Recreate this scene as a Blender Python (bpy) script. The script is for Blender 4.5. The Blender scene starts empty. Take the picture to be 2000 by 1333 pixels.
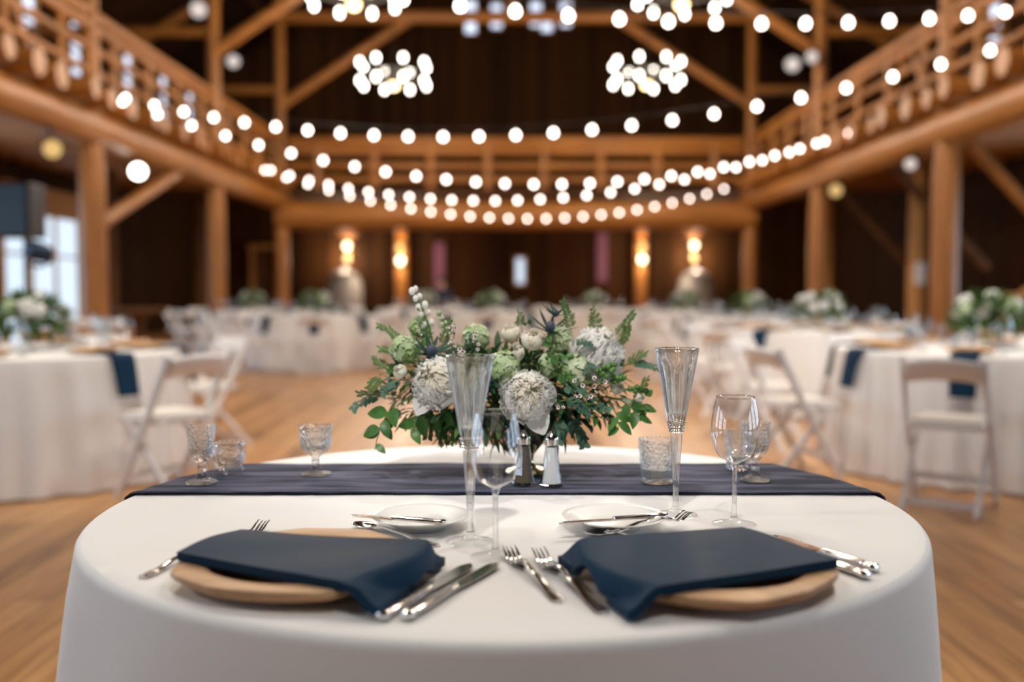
import bpy, bmesh, math, random
from mathutils import Vector, Matrix, Euler, Quaternion, noise
PI = math.pi
R = math.radians
scene = bpy.context.scene
C = scene.collection

# ------------------------------------------------------------------ camera, world, exposure
CAM_H = 1.137
PITCH = math.atan(99.5 / 1944.44)
cam_d = bpy.data.cameras.new('camera')
cam = bpy.data.objects.new('camera', cam_d)
C.objects.link(cam)
cam.location = (0, 0, CAM_H)
cam.rotation_euler = (PI / 2 - PITCH, 0, 0)
cam_d.sensor_width = 36
cam_d.lens = 35
cam_d.clip_start = 0.05
cam_d.clip_end = 200
cam_d.dof.use_dof = True
cam_d.dof.focus_distance = 1.66
cam_d.dof.aperture_fstop = 1.6
scene.camera = cam

vs = scene.view_settings
vs.view_transform = 'Standard'
vs.look = 'None'
vs.gamma = 1
vs.use_curve_mapping = False
vs.exposure = 0.0
cy = scene.cycles
cy.use_denoising = True
cy.max_bounces = 10
cy.diffuse_bounces = 4
cy.glossy_bounces = 6
cy.transmission_bounces = 10
cy.transparent_max_bounces = 24
cy.sample_clamp_indirect = 5
cy.sample_clamp_direct = 0
cy.caustics_refractive = False
cy.caustics_reflective = False

world = bpy.data.worlds.new('world')
scene.world = world
world.use_nodes = True
bgn = world.node_tree.nodes['Background']
bgn.inputs['Color'].default_value = (0.75, 0.86, 1.0, 1)
bgn.inputs['Strength'].default_value = 1.0

# energies, tuned together
WIN_L = 5.3          # daylight in the windows
CHAND_W = 300        # per chandelier
SPOT_W = 820         # stage lights over the tables, some added for brightness
BULB_L = 13.0        # radiance of a festoon bulb

def lamp(name, kind, loc, energy, color, parent=None, **kw):
    d = bpy.data.lights.new(name, kind)
    d.energy = energy
    d.color = color
    for k, v in kw.items():
        setattr(d, k, v)
    o = bpy.data.objects.new(name, d)
    C.objects.link(o)
    o.location = loc
    if parent:
        o.parent = parent
    return o

# ------------------------------------------------------------------ mesh helper
def frame_from_z(n, up=Vector((0, 0, 1))):
    n = Vector(n).normalized()
    if abs(n.dot(up)) > 0.98:
        up = Vector((0, 1, 0))
    x = up.cross(n).normalized()
    y = n.cross(x)
    return Matrix((x, y, n)).transposed()

class MB:
    def __init__(s):
        s.v = []
        s.f = []
        s.m = []
    def add(s, vs_, fs, mat=0, M=None):
        b = len(s.v)
        if M is not None:
            s.v += [M @ Vector(p) for p in vs_]
        else:
            s.v += [Vector(p) for p in vs_]
        for f in fs:
            s.f.append(tuple(i + b for i in f))
            s.m.append(mat)
        return s
    def box(s, c, d, rot=None, mat=0, M=None):
        x, y, z = d[0] / 2, d[1] / 2, d[2] / 2
        p = [Vector((i * x, j * y, k * z)) for i in (-1, 1) for j in (-1, 1) for k in (-1, 1)]
        if rot is not None:
            if not isinstance(rot, Matrix):
                rot = Euler(rot).to_matrix()
            p = [rot @ q for q in p]
        p = [q + Vector(c) for q in p]
        return s.add(p, [(0, 1, 3, 2), (4, 6, 7, 5), (0, 4, 5, 1), (2, 3, 7, 6), (0, 2, 6, 4), (1, 5, 7, 3)], mat, M)
    def bar(s, p0, p1, w, t, side=(1, 0, 0), mat=0):
        # rectangular bar from p0 to p1, w along side, t across
        p0, p1 = Vector(p0), Vector(p1)
        d = (p1 - p0)
        L = d.length
        z = d / L
        x = Vector(side)
        x = (x - z * x.dot(z)).normalized()
        y = z.cross(x)
        return s.box((p0 + p1) / 2, (w, t, L), Matrix((x, y, z)).transposed(), mat)
    def tube(s, pts, r, n=8, mat=0, cap=True, jitter=0, seed=0):
        pts = [Vector(p) for p in pts]
        if not isinstance(r, (list, tuple)):
            r = [r] * len(pts)
        rings = []
        prev = None
        vv = []
        for i, p in enumerate(pts):
            d = pts[min(i + 1, len(pts) - 1)] - pts[max(i - 1, 0)]
            if d.length < 1e-9:
                d = Vector((0, 0, 1))
            d.normalize()
            if prev is None:
                F = frame_from_z(d)
                x = F.col[0]
            else:
                x = prev - d * prev.dot(d)
                x.normalize()
            prev = x.copy()
            y = d.cross(x)
            for k in range(n):
                a = 2 * PI * k / n
                rr = r[i]
                if jitter:
                    rr *= 1 + jitter * noise.noise(Vector((p.x * .9 + k * .31 + seed, p.y * .9, p.z * .9 + seed)))
                vv.append(p + (x * math.cos(a) + y * math.sin(a)) * rr)
        ff = []
        m = len(pts)
        for i in range(m - 1):
            for k in range(n):
                k2 = (k + 1) % n
                ff.append((i * n + k, i * n + k2, (i + 1) * n + k2, (i + 1) * n + k))
        if cap:
            ff.append(tuple(range(n - 1, -1, -1)))
            ff.append(tuple((m - 1) * n + k for k in range(n)))
        return s.add(vv, ff, mat)
    def lathe(s, prof, n=32, mat=0, M=None, rad=None, close=False, cap=True):
        vv, ff = [], []
        for i, (r, z) in enumerate(prof):
            for k in range(n):
                a = 2 * PI * k / n
                rr = r if rad is None else rad(a, r, z, i)
                vv.append((rr * math.cos(a), rr * math.sin(a), z))
        m = len(prof)
        for i in range(m - 1 if not close else m):
            i2 = (i + 1) % m
            for k in range(n):
                k2 = (k + 1) % n
                ff.append((i * n + k, i * n + k2, i2 * n + k2, i2 * n + k))
        if not close and cap:
            if prof[0][0] > 1e-6:
                ff.append(tuple(range(n - 1, -1, -1)))
            if prof[-1][0] > 1e-6:
                ff.append(tuple((m - 1) * n + k for k in range(n)))
        return s.add(vv, ff, mat, M)
    def ball(s, c, r, nu=10, nv=7, mat=0, sc=(1, 1, 1), M=None):
        prof = [(max(1e-5, math.sin(PI * i / nv)) * r, -math.cos(PI * i / nv) * r) for i in range(nv + 1)]
        T = Matrix.Translation(Vector(c)) @ Matrix.Diagonal((sc[0], sc[1], sc[2], 1))
        if M is not None:
            T = M @ T
        vv, ff = [], []
        return s.lathe(prof, nu, mat, T)
    def grid(s, fn, nu, nv, mat=0, M=None, wrap=False):
        vv = [fn(i / nu, j / nv) for i in range(nu + 1) for j in range(nv + 1)]
        ff = []
        w = nv + 1
        for i in range(nu):
            for j in range(nv):
                ff.append((i * w + j, (i + 1) * w + j, (i + 1) * w + j + 1, i * w + j + 1))
        return s.add(vv, ff, mat, M)
    def mesh(s, name, mats, smooth=True, weld=False, angle=None):
        me = bpy.data.meshes.new(name)
        me.from_pydata([tuple(p) for p in s.v], [], s.f)
        if not isinstance(mats, (list, tuple)):
            mats = [mats]
        for m in mats:
            me.materials.append(m)
        me.polygons.foreach_set('material_index', s.m)
        bm = bmesh.new()
        bm.from_mesh(me)
        if weld:
            bmesh.ops.remove_doubles(bm, verts=bm.verts, dist=1e-5)
        bmesh.ops.recalc_face_normals(bm, faces=bm.faces)
        for f in bm.faces:
            f.smooth = smooth
        if smooth and angle:
            for e in bm.edges:
                if len(e.link_faces) == 2 and e.calc_face_angle(0) > R(angle):
                    e.smooth = False
        bm.to_mesh(me)
        bm.free()
        return me
    def build(s, name, mats, parent=None, smooth=True, angle=40, bevel=0, solid=0, subd=0, loc=None, weld=False):
        me = s.mesh(name, mats, smooth, weld, angle)
        o = bpy.data.objects.new(name, me)
        C.objects.link(o)
        if parent:
            o.parent = parent
        if loc is not None:
            o.location = loc
        if solid:
            md = o.modifiers.new('solid', 'SOLIDIFY')
            md.thickness = solid
            md.offset = 0
        if bevel:
            md = o.modifiers.new('bevel', 'BEVEL')
            md.width = bevel
            md.segments = 2
            md.limit_method = 'ANGLE'
        if subd:
            md = o.modifiers.new('sub', 'SUBSURF')
            md.levels = subd
            md.render_levels = subd
        return o

def tag(o, label, cat, group=None, kind=None):
    o['label'] = label
    o['category'] = cat
    if group:
        o['group'] = group
    if kind:
        o['kind'] = kind
    return o

def struct(o, label=None, cat=None, group=None):
    o['kind'] = 'structure'
    if label:
        o['label'] = label
    if cat:
        o['category'] = cat
    if group:
        o['group'] = group
    return o

def thing(name, label, cat, loc=(0, 0, 0), rz=0, group=None):
    o = bpy.data.objects.new(name, None)
    C.objects.link(o)
    o.location = loc
    o.rotation_euler = (0, 0, rz)
    o.empty_display_size = 0.05
    return tag(o, label, cat, group)

KIDS = {}
def dup(root, loc, rz=0, label=None, group=None, rot=None, scale=None):
    r = root.copy()
    C.objects.link(r)
    r.location = loc
    r.rotation_euler = rot if rot else (0, 0, rz)
    if scale:
        r.scale = (scale,) * 3
    if label:
        r['label'] = label
    if group:
        r['group'] = group
    for ch in list(root.children):
        c = ch.copy()
        C.objects.link(c)
        c.parent = r
        for g in list(ch.children):
            d = g.copy()
            C.objects.link(d)
            d.parent = c
    return r

# ------------------------------------------------------------------ materials
def new_mat(name):
    m = bpy.data.materials.new(name)
    m.use_nodes = True
    return m, m.node_tree.nodes, m.node_tree.links, m.node_tree.nodes['Principled BSDF']

def plain(name, col, rough=0.5, metal=0.0, sheen=0, spec=0.5, trans=0, sub=0, coat=0, var=0, vscale=30, bump=0, bscale=200):
    m, N, L, b = new_mat(name)
    b.inputs['Base Color'].default_value = (*col, 1)
    b.inputs['Roughness'].default_value = rough
    b.inputs['Metallic'].default_value = metal
    b.inputs['Specular IOR Level'].default_value = spec
    b.inputs['Coat Weight'].default_value = coat
    if sheen:
        b.inputs['Sheen Weight'].default_value = sheen
    if sub:
        b.inputs['Subsurface Weight'].default_value = sub
        b.inputs['Subsurface Radius'].default_value = (0.01, 0.01, 0.008)
    tc = N.new('ShaderNodeTexCoord')
    if var:
        nz = N.new('ShaderNodeTexNoise')
        nz.inputs['Scale'].default_value = vscale
        nz.inputs['Detail'].default_value = 3
        L.new(tc.outputs['Object'], nz.inputs['Vector'])
        hs = N.new('ShaderNodeMix')
        hs.data_type = 'RGBA'
        L.new(nz.outputs['Fac'], hs.inputs['Factor'])
        hs.inputs[6].default_value = (*[c * (1 - var) for c in col], 1)
        hs.inputs[7].default_value = (*[min(1, c * (1 + var)) for c in col], 1)
        L.new(hs.outputs[2], b.inputs['Base Color'])
    if bump:
        nz = N.new('ShaderNodeTexNoise')
        nz.inputs['Scale'].default_value = bscale
        L.new(tc.outputs['Object'], nz.inputs['Vector'])
        bp = N.new('ShaderNodeBump')
        bp.inputs['Strength'].default_value = bump
        bp.inputs['Distance'].default_value = 0.002
        L.new(nz.outputs['Fac'], bp.inputs['Height'])
        L.new(bp.outputs['Normal'], b.inputs['Normal'])
    return m

def wood(name, c0, c1, axis='z', scale=6.0, stretch=12, rough=0.55, bump=0.15, coat=0, spec=0.4):
    m, N, L, b = new_mat(name)
    tc = N.new('ShaderNodeTexCoord')
    mp = N.new('ShaderNodeMapping')
    sc = {'x': (1 / stretch, 1, 1), 'y': (1, 1 / stretch, 1), 'z': (1, 1, 1 / stretch)}[axis]
    mp.inputs['Scale'].default_value = [q * scale for q in sc]
    nz = N.new('ShaderNodeTexNoise')
    nz.inputs['Scale'].default_value = 1.6
    nz.inputs['Detail'].default_value = 6
    nz.inputs['Roughness'].default_value = 0.6
    nz.inputs['Distortion'].default_value = 0.4
    cr = N.new('ShaderNodeValToRGB')
    cr.color_ramp.elements[0].position = 0.3
    cr.color_ramp.elements[0].color = (*c0, 1)
    cr.color_ramp.elements[1].position = 0.68
    cr.color_ramp.elements[1].color = (*c1, 1)
    L.new(tc.outputs['Object'], mp.inputs['Vector'])
    L.new(mp.outputs['Vector'], nz.inputs['Vector'])
    L.new(nz.outputs['Fac'], cr.inputs['Fac'])
    L.new(cr.outputs['Color'], b.inputs['Base Color'])
    b.inputs['Roughness'].default_value = rough
    b.inputs['Coat Weight'].default_value = coat
    b.inputs['Specular IOR Level'].default_value = spec
    bp = N.new('ShaderNodeBump')
    bp.inputs['Strength'].default_value = bump
    bp.inputs['Distance'].default_value = 0.01
    L.new(nz.outputs['Fac'], bp.inputs['Height'])
    L.new(bp.outputs['Normal'], b.inputs['Normal'])
    return m

def emit(name, col, strength):
    m, N, L, b = new_mat(name)
    b.inputs['Base Color'].default_value = (0.05, 0.05, 0.05, 1)
    b.inputs['Emission Color'].default_value = (*col, 1)
    b.inputs['Emission Strength'].default_value = strength
    return m

def thin_glass(name, tint=(0.985, 0.99, 0.99), gloss=1.0, rough=0.0):
    # thin-walled glass: light passes straight through, a Fresnel share mirrors
    m = bpy.data.materials.new(name)
    m.use_nodes = True
    N, L = m.node_tree.nodes, m.node_tree.links
    N.clear()
    out = N.new('ShaderNodeOutputMaterial')
    tr = N.new('ShaderNodeBsdfTransparent')
    tr.inputs['Color'].default_value = (*tint, 1)
    gl = N.new('ShaderNodeBsdfGlossy')
    gl.inputs['Roughness'].default_value = rough
    lw = N.new('ShaderNodeLayerWeight')
    lw.inputs['Blend'].default_value = 0.5
    pw = N.new('ShaderNodeMath')
    pw.operation = 'POWER'
    pw.inputs[1].default_value = 4.5
    mu = N.new('ShaderNodeMath')
    mu.operation = 'MULTIPLY_ADD'
    mu.use_clamp = True
    mu.inputs[1].default_value = 0.95 * gloss
    mu.inputs[2].default_value = 0.085 * gloss
    mx = N.new('ShaderNodeMixShader')
    L.new(lw.outputs['Facing'], pw.inputs[0])
    L.new(pw.outputs[0], mu.inputs[0])
    L.new(mu.outputs[0], mx.inputs['Fac'])
    L.new(tr.outputs['BSDF'], mx.inputs[1])
    L.new(gl.outputs['BSDF'], mx.inputs[2])
    L.new(mx.outputs['Shader'], out.inputs['Surface'])
    return m

def solid_glass(name, mixt=0.45, ior=1.5, bump=0, bscale=120, rough=0.0):
    # thick pressed or cut glass: refraction, with a share of straight-through light
    m = bpy.data.materials.new(name)
    m.use_nodes = True
    N, L = m.node_tree.nodes, m.node_tree.links
    N.clear()
    out = N.new('ShaderNodeOutputMaterial')
    tr = N.new('ShaderNodeBsdfTransparent')
    tr.inputs['Color'].default_value = (0.98, 0.99, 0.99, 1)
    gl = N.new('ShaderNodeBsdfGlass')
    gl.inputs['IOR'].default_value = ior
    gl.inputs['Roughness'].default_value = rough
    mx = N.new('ShaderNodeMixShader')
    mx.inputs['Fac'].default_value = 1 - mixt
    L.new(tr.outputs['BSDF'], mx.inputs[1])
    L.new(gl.outputs['BSDF'], mx.inputs[2])
    L.new(mx.outputs['Shader'], out.inputs['Surface'])
    if bump:
        tc = N.new('ShaderNodeTexCoord')
        vo = N.new('ShaderNodeTexVoronoi')
        vo.inputs['Scale'].default_value = bscale
        bp = N.new('ShaderNodeBump')
        bp.inputs['Strength'].default_value = bump
        bp.inputs['Distance'].default_value = 0.003
        L.new(tc.outputs['Object'], vo.inputs['Vector'])
        L.new(vo.outputs['Distance'], bp.inputs['Height'])
        L.new(bp.outputs['Normal'], gl.inputs['Normal'])
    return m

LOG0, LOG1 = (0.21, 0.078, 0.014), (0.45, 0.18, 0.038)
M = {}
for ax in 'xyz':
    M['log_' + ax] = wood('peeled log ' + ax, LOG0, LOG1, ax, 5, 10, 0.42, 0.2)
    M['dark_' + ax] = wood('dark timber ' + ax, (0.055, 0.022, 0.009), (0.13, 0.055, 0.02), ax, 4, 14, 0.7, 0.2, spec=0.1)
    M['trim_' + ax] = wood('amber trim ' + ax, (0.36, 0.16, 0.04), (0.6, 0.3, 0.09), ax, 5, 12, 0.45, 0.1)
M['cloth'] = plain('white linen', (0.84, 0.825, 0.80), 0.9, spec=0.2, sheen=0.15, bump=0.06, bscale=900)
M['chair'] = plain('white resin', (0.80, 0.78, 0.77), 0.4)
M['pad'] = plain('ivory vinyl pad', (0.80, 0.76, 0.70), 0.5)
M['navy'] = plain('navy satin cotton', (0.006, 0.031, 0.066), 0.6, spec=0.10, bump=0.08, bscale=1200)
M['silver'] = plain('polished steel', (0.82, 0.80, 0.78), 0.13, 1.0)
M['porcelain'] = plain('white porcelain', (0.85, 0.84, 0.81), 0.22)
M['wine'] = thin_glass('wine glass wall', (0.99, 0.992, 0.992), gloss=1.5)
M['foot'] = thin_glass('glass foot', (0.995, 0.995, 0.995), gloss=0.8)
M['stemglass'] = solid_glass('stem glass', 0.55)
M['crystal'] = solid_glass('cut crystal', 0.28, 1.52)
M['pressed'] = solid_glass('pressed glass', 0.5, 1.47, 0.7, 150)
M['bgglass'] = thin_glass('far glass', (0.93, 0.95, 0.96), 1.6)
M['water'] = thin_glass('water', (0.93, 0.965, 0.98), 0.6)
M['black'] = plain('black plastic', (0.012, 0.012, 0.014), 0.5)
M['iron'] = plain('dark iron', (0.03, 0.025, 0.02), 0.5, 0.7)
M['brass'] = plain('aged brass', (0.5, 0.36, 0.16), 0.3, 1.0)
M['mercury'] = plain('gold mercury glass', (0.62, 0.5, 0.33), 0.18, 1.0, var=0.35, vscale=60)
M['wax'] = plain('white wax', (0.85, 0.83, 0.78), 0.5, sub=0.2)
M['salt'] = plain('salt', (0.86, 0.86, 0.86), 0.9, bump=0.3, bscale=900)
M['pepper'] = plain('ground pepper', (0.13, 0.10, 0.08), 0.9, var=0.7, vscale=700)
M['bulb'] = emit('festoon bulb glow', (1.0, 0.82, 0.72), BULB_L)
M['shade'] = emit('chandelier lamp glow', (1.0, 0.92, 0.80), 14)
M['amber_lamp'] = emit('amber lamp glow', (1.0, 0.66, 0.30), 9)
M['sconce_hot'] = emit('sconce lamp glow', (1.0, 0.86, 0.55), 7)
M['sconce_dim'] = emit('sconce amber glow', (1.0, 0.58, 0.14), 2.0)
M['spot_lens'] = emit('stage light lens', (1.0, 0.93, 0.84), 10)
M['dim_lens'] = emit('dim stage light lens', (1.0, 0.86, 0.8), 0.75)
M['amber_lens'] = emit('dim amber stage light lens', (1.0, 0.62, 0.2), 0.8)
M['stem_green'] = plain('stem green', (0.10, 0.17, 0.05), 0.6)
M['paper'] = plain('white paper', (0.8, 0.8, 0.8), 0.8)
M['skin'] = plain('skin', (0.55, 0.33, 0.25), 0.5, sub=0.1)
M['suit'] = plain('navy suit wool', (0.012, 0.016, 0.045), 0.8)
M['hair'] = plain('dark brown hair', (0.03, 0.018, 0.012), 0.6)
M['grey_stone'] = plain('pale grey metal', (0.52, 0.50, 0.47), 0.5, 0.2, var=0.15, vscale=6)

def day_mat(name, strength, col=(0.60, 0.79, 1.0)):
    return emit(name, col, strength)
M['day'] = day_mat('daylight through a window', WIN_L)
M['day_far'] = day_mat('hazy daylight through a window', 1.15, (0.70, 0.84, 1.0))
M['day_up'] = day_mat('upper window daylight', 1.7, (0.70, 0.80, 1.0))

def floor_mat():
    m, N, L, b = new_mat('honey plank floor')
    tc = N.new('ShaderNodeTexCoord')
    mp = N.new('ShaderNodeMapping')
    mp.inputs['Rotation'].default_value = (0, 0, PI / 2)
    L.new(tc.outputs['Object'], mp.inputs['Vector'])
    br = N.new('ShaderNodeTexBrick')
    br.inputs['Scale'].default_value = 1
    br.inputs['Brick Width'].default_value = 2.4
    br.inputs['Row Height'].default_value = 0.13
    br.inputs['Mortar Size'].default_value = 0.0025
    br.inputs['Mortar Smooth'].default_value = 0.2
    br.inputs['Color1'].default_value = (0.0, 0, 0, 1)
    br.inputs['Color2'].default_value = (1, 1, 1, 1)
    br.inputs['Mortar'].default_value = (0.5, 0.5, 0.5, 1)
    L.new(mp.outputs['Vector'], br.inputs['Vector'])
    m2 = N.new('ShaderNodeMapping')
    m2.inputs['Scale'].default_value = (16, 1.3, 1)
    L.new(tc.outputs['Object'], m2.inputs['Vector'])
    nz = N.new('ShaderNodeTexNoise')
    nz.inputs['Scale'].default_value = 1.5
    nz.inputs['Detail'].default_value = 6
    nz.inputs['Distortion'].default_value = 0.6
    L.new(m2.outputs['Vector'], nz.inputs['Vector'])
    mix = N.new('ShaderNodeMix')
    mix.inputs['Factor'].default_value = 0.30
    L.new(nz.outputs['Fac'], mix.inputs[2])
    L.new(br.outputs['Color'], mix.inputs[3])
    cr = N.new('ShaderNodeValToRGB')
    e = cr.color_ramp.elements
    e[0].position = 0.22
    e[0].color = (0.15, 0.055, 0.012, 1)
    e[1].position = 0.75
    e[1].color = (0.68, 0.375, 0.15, 1)
    k = e.new(0.45)
    k.color = (0.46, 0.225, 0.075, 1)
    L.new(mix.outputs[0], cr.inputs['Fac'])
    dk = N.new('ShaderNodeMix')
    dk.data_type = 'RGBA'
    dk.inputs[7].default_value = (0.05, 0.02, 0.008, 1)
    L.new(br.outputs['Fac'], dk.inputs['Factor'])
    L.new(cr.outputs['Color'], dk.inputs[6])
    L.new(dk.outputs[2], b.inputs['Base Color'])
    b.inputs['Roughness'].default_value = 0.33
    b.inputs['Specular IOR Level'].default_value = 0.5
    bp = N.new('ShaderNodeBump')
    bp.inputs['Strength'].default_value = 0.08
    bp.inputs['Distance'].default_value = 0.004
    L.new(nz.outputs['Fac'], bp.inputs['Height'])
    L.new(bp.outputs['Normal'], b.inputs['Normal'])
    return m
M['floor'] = floor_mat()

def plank_wall(name, c0, c1, axis='x', width=0.2):
    # vertical boards; axis = the horizontal direction the boards are counted along
    m, N, L, b = new_mat(name)
    tc = N.new('ShaderNodeTexCoord')
    sp = N.new('ShaderNodeSeparateXYZ')
    L.new(tc.outputs['Object'], sp.inputs['Vector'])
    fr = N.new('ShaderNodeMath')
    fr.operation = 'DIVIDE'
    fr.inputs[1].default_value = width
    L.new(sp.outputs[axis.upper()], fr.inputs[0])
    fl = N.new('ShaderNodeMath')
    fl.operation = 'FLOOR'
    L.new(fr.outputs[0], fl.inputs[0])
    wn = N.new('ShaderNodeTexWhiteNoise')
    wn.noise_dimensions = '1D'
    L.new(fl.outputs[0], wn.inputs['W'])
    mp = N.new('ShaderNodeMapping')
    mp.inputs['Scale'].default_value = (9, 9, 0.7)
    L.new(tc.outputs['Object'], mp.inputs['Vector'])
    nz = N.new('ShaderNodeTexNoise')
    nz.inputs['Scale'].default_value = 1.2
    nz.inputs['Detail'].default_value = 5
    L.new(mp.outputs['Vector'], nz.inputs['Vector'])
    ad = N.new('ShaderNodeMix')
    ad.inputs['Factor'].default_value = 0.45
    L.new(nz.outputs['Fac'], ad.inputs[2])
    L.new(wn.outputs['Value'], ad.inputs[3])
    cr = N.new('ShaderNodeValToRGB')
    cr.color_ramp.elements[0].position = 0.2
    cr.color_ramp.elements[0].color = (*c0, 1)
    cr.color_ramp.elements[1].position = 0.8
    cr.color_ramp.elements[1].color = (*c1, 1)
    L.new(ad.outputs[0], cr.inputs['Fac'])
    L.new(cr.outputs['Color'], b.inputs['Base Color'])
    b.inputs['Roughness'].default_value = 0.75
    b.inputs['Specular IOR Level'].default_value = 0.1
    return m
M['wall_x'] = plank_wall('dark boards along x', (0.022, 0.008, 0.0025), (0.075, 0.028, 0.007), 'x')
M['wall_y'] = plank_wall('dark boards along y', (0.020, 0.007, 0.0022), (0.055, 0.020, 0.005), 'y')
M['roof'] = plank_wall('roof boards', (0.022, 0.008, 0.003), (0.05, 0.019, 0.006), 'y', 0.25)

def runner_mat():
    m, N, L, b = new_mat('mottled navy gauze')
    tc = N.new('ShaderNodeTexCoord')
    mp = N.new('ShaderNodeMapping')
    mp.inputs['Scale'].default_value = (3.2, 24, 10)
    L.new(tc.outputs['Object'], mp.inputs['Vector'])
    nz = N.new('ShaderNodeTexNoise')
    nz.inputs['Scale'].default_value = 1.3
    nz.inputs['Detail'].default_value = 6
    nz.inputs['Distortion'].default_value = 0.8
    L.new(mp.outputs['Vector'], nz.inputs['Vector'])
    cr = N.new('ShaderNodeValToRGB')
    cr.color_ramp.elements[0].position = 0.40
    cr.color_ramp.elements[0].color = (0.010, 0.014, 0.034, 1)
    cr.color_ramp.elements[1].position = 0.64
    cr.color_ramp.elements[1].color = (0.115, 0.115, 0.175, 1)
    L.new(nz.outputs['Fac'], cr.inputs['Fac'])
    L.new(cr.outputs['Color'], b.inputs['Base Color'])
    b.inputs['Roughness'].default_value = 0.95
    b.inputs['Specular IOR Level'].default_value = 0.1
    b.inputs['Sheen Weight'].default_value = 0.15
    wv = N.new('ShaderNodeTexNoise')
    wv.inputs['Scale'].default_value = 500
    L.new(tc.outputs['Object'], wv.inputs['Vector'])
    bp = N.new('ShaderNodeBump')
    bp.inputs['Strength'].default_value = 0.35
    bp.inputs['Distance'].default_value = 0.002
    L.new(wv.outputs['Fac'], bp.inputs['Height'])
    L.new(bp.outputs['Normal'], b.inputs['Normal'])
    return m
M['runner'] = runner_mat()
M['charger'] = wood('carved pale wood', (0.42, 0.23, 0.105), (0.66, 0.41, 0.21), 'x', 14, 9, 0.5, 0.12)

def leaf_mat(name, c0, c1, rough=0.45, back=0.25):
    m, N, L, b = new_mat(name)
    oi = N.new('ShaderNodeTexCoord')
    nz = N.new('ShaderNodeTexNoise')
    nz.inputs['Scale'].default_value = 22
    L.new(oi.outputs['Object'], nz.inputs['Vector'])
    cr = N.new('ShaderNodeValToRGB')
    cr.color_ramp.elements[0].position = 0.3
    cr.color_ramp.elements[0].color = (*c0, 1)
    cr.color_ramp.elements[1].position = 0.7
    cr.color_ramp.elements[1].color = (*c1, 1)
    L.new(nz.outputs['Fac'], cr.inputs['Fac'])
    L.new(cr.outputs['Color'], b.inputs['Base Color'])
    b.inputs['Roughness'].default_value = rough
    b.inputs['Specular IOR Level'].default_value = 0.25
    tl = N.new('ShaderNodeBsdfTranslucent')
    L.new(cr.outputs['Color'], tl.inputs['Color'])
    mx = N.new('ShaderNodeMixShader')
    mx.inputs['Fac'].default_value = back
    L.new(b.outputs['BSDF'], mx.inputs[1])
    L.new(tl.outputs['BSDF'], mx.inputs[2])
    out = [n for n in N if n.type == 'OUTPUT_MATERIAL'][0]
    L.new(mx.outputs['Shader'], out.inputs['Surface'])
    return m
M['salal'] = leaf_mat('glossy salal leaf', (0.03, 0.10, 0.02), (0.10, 0.24, 0.06), 0.35)
M['euca'] = leaf_mat('eucalyptus leaf', (0.05, 0.12, 0.08), (0.13, 0.24, 0.16), 0.5)
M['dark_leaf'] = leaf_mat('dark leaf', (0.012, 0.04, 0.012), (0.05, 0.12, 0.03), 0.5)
M['fern'] = leaf_mat('fern green', (0.05, 0.12, 0.025), (0.14, 0.25, 0.07), 0.6)
M['thistle_leaf'] = leaf_mat('thistle leaf', (0.02, 0.06, 0.045), (0.06, 0.13, 0.09), 0.5)
M['petal'] = leaf_mat('white petal', (0.86, 0.85, 0.80), (0.95, 0.94, 0.91), 0.6, 0.42)
M['petal_cream'] = leaf_mat('cream petal', (0.85, 0.80, 0.68), (0.92, 0.89, 0.80), 0.6, 0.3)
M['hydra'] = leaf_mat('green hydrangea floret', (0.30, 0.46, 0.16), (0.78, 0.84, 0.64), 0.6, 0.3)
M['berry'] = plain('green berry', (0.07, 0.18, 0.03), 0.3, var=0.3, vscale=80)
M['thistle'] = plain('blue thistle', (0.05, 0.07, 0.11), 0.6)
M['waxflower'] = plain('wax flower', (0.85, 0.78, 0.74), 0.5)
M['wax_eye'] = plain('brown flower eye', (0.12, 0.06, 0.045), 0.6)

# ================================================================== THE HALL
LX, RX = -5.8, 6.0            # the two rows of log posts
WX = 9.5                      # side walls
YB, YF = 30.6, -6.0           # far wall, wall behind the camera
POSTY = (13.85, 19.6, 25.2)
EAVE, RIDGE = 7.4, 13.2
def roof_z(x):
    return RIDGE - abs(x) / WX * (RIDGE - EAVE)

struct(MB().box((0, (YB + YF) / 2, -0.05), (2 * WX + .4, YB - YF + .4, 0.1)).build('floor', M['floor'], smooth=False), 'honey brown plank floor of the hall', 'floor')
struct(MB().box((-WX - .1, (YB + YF) / 2, EAVE / 2), (0.2, YB - YF + .4, EAVE)).build('wall_left', M['wall_y'], smooth=False), 'dark board side wall on the left', 'wall')
struct(MB().box((WX + .1, (YB + YF) / 2, EAVE / 2), (0.2, YB - YF + .4, EAVE)).build('wall_right', M['wall_y'], smooth=False), 'dark board side wall on the right', 'wall')
def gable(name, y, label):
    p = [(-WX, 0), (WX, 0), (WX, EAVE), (0, RIDGE), (-WX, EAVE)]
    v = [(a, y, b) for a, b in p] + [(a, y + .2 * (1 if y > 0 else -1), b) for a, b in p]
    f = [(0, 1, 2, 3, 4), (9, 8, 7, 6, 5)] + [(i, (i + 1) % 5, 5 + (i + 1) % 5, 5 + i) for i in range(5)]
    struct(MB().add(v, f).build(name, M['wall_x'], smooth=False), label, 'wall')
gable('wall_back', YB, 'dark board gable wall at the far end of the hall')
gable('wall_front', YF, 'board gable wall behind the photographer')
b = MB()
for sgn in (-1, 1):
    a0, a1 = Vector((sgn * (WX + .3), 0, roof_z(WX + .3))), Vector((0, 0, RIDGE))
    v = []
    for t in (0, .15):
        for q in (a0, a1):
            for y in (YF - .3, YB + .3):
                v.append((q.x, y, q.z + t))
    b.add(v, [(0, 1, 3, 2), (4, 6, 7, 5), (0, 4, 5, 1), (2, 3, 7, 6), (0, 2, 6, 4), (1, 5, 7, 3)])
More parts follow.
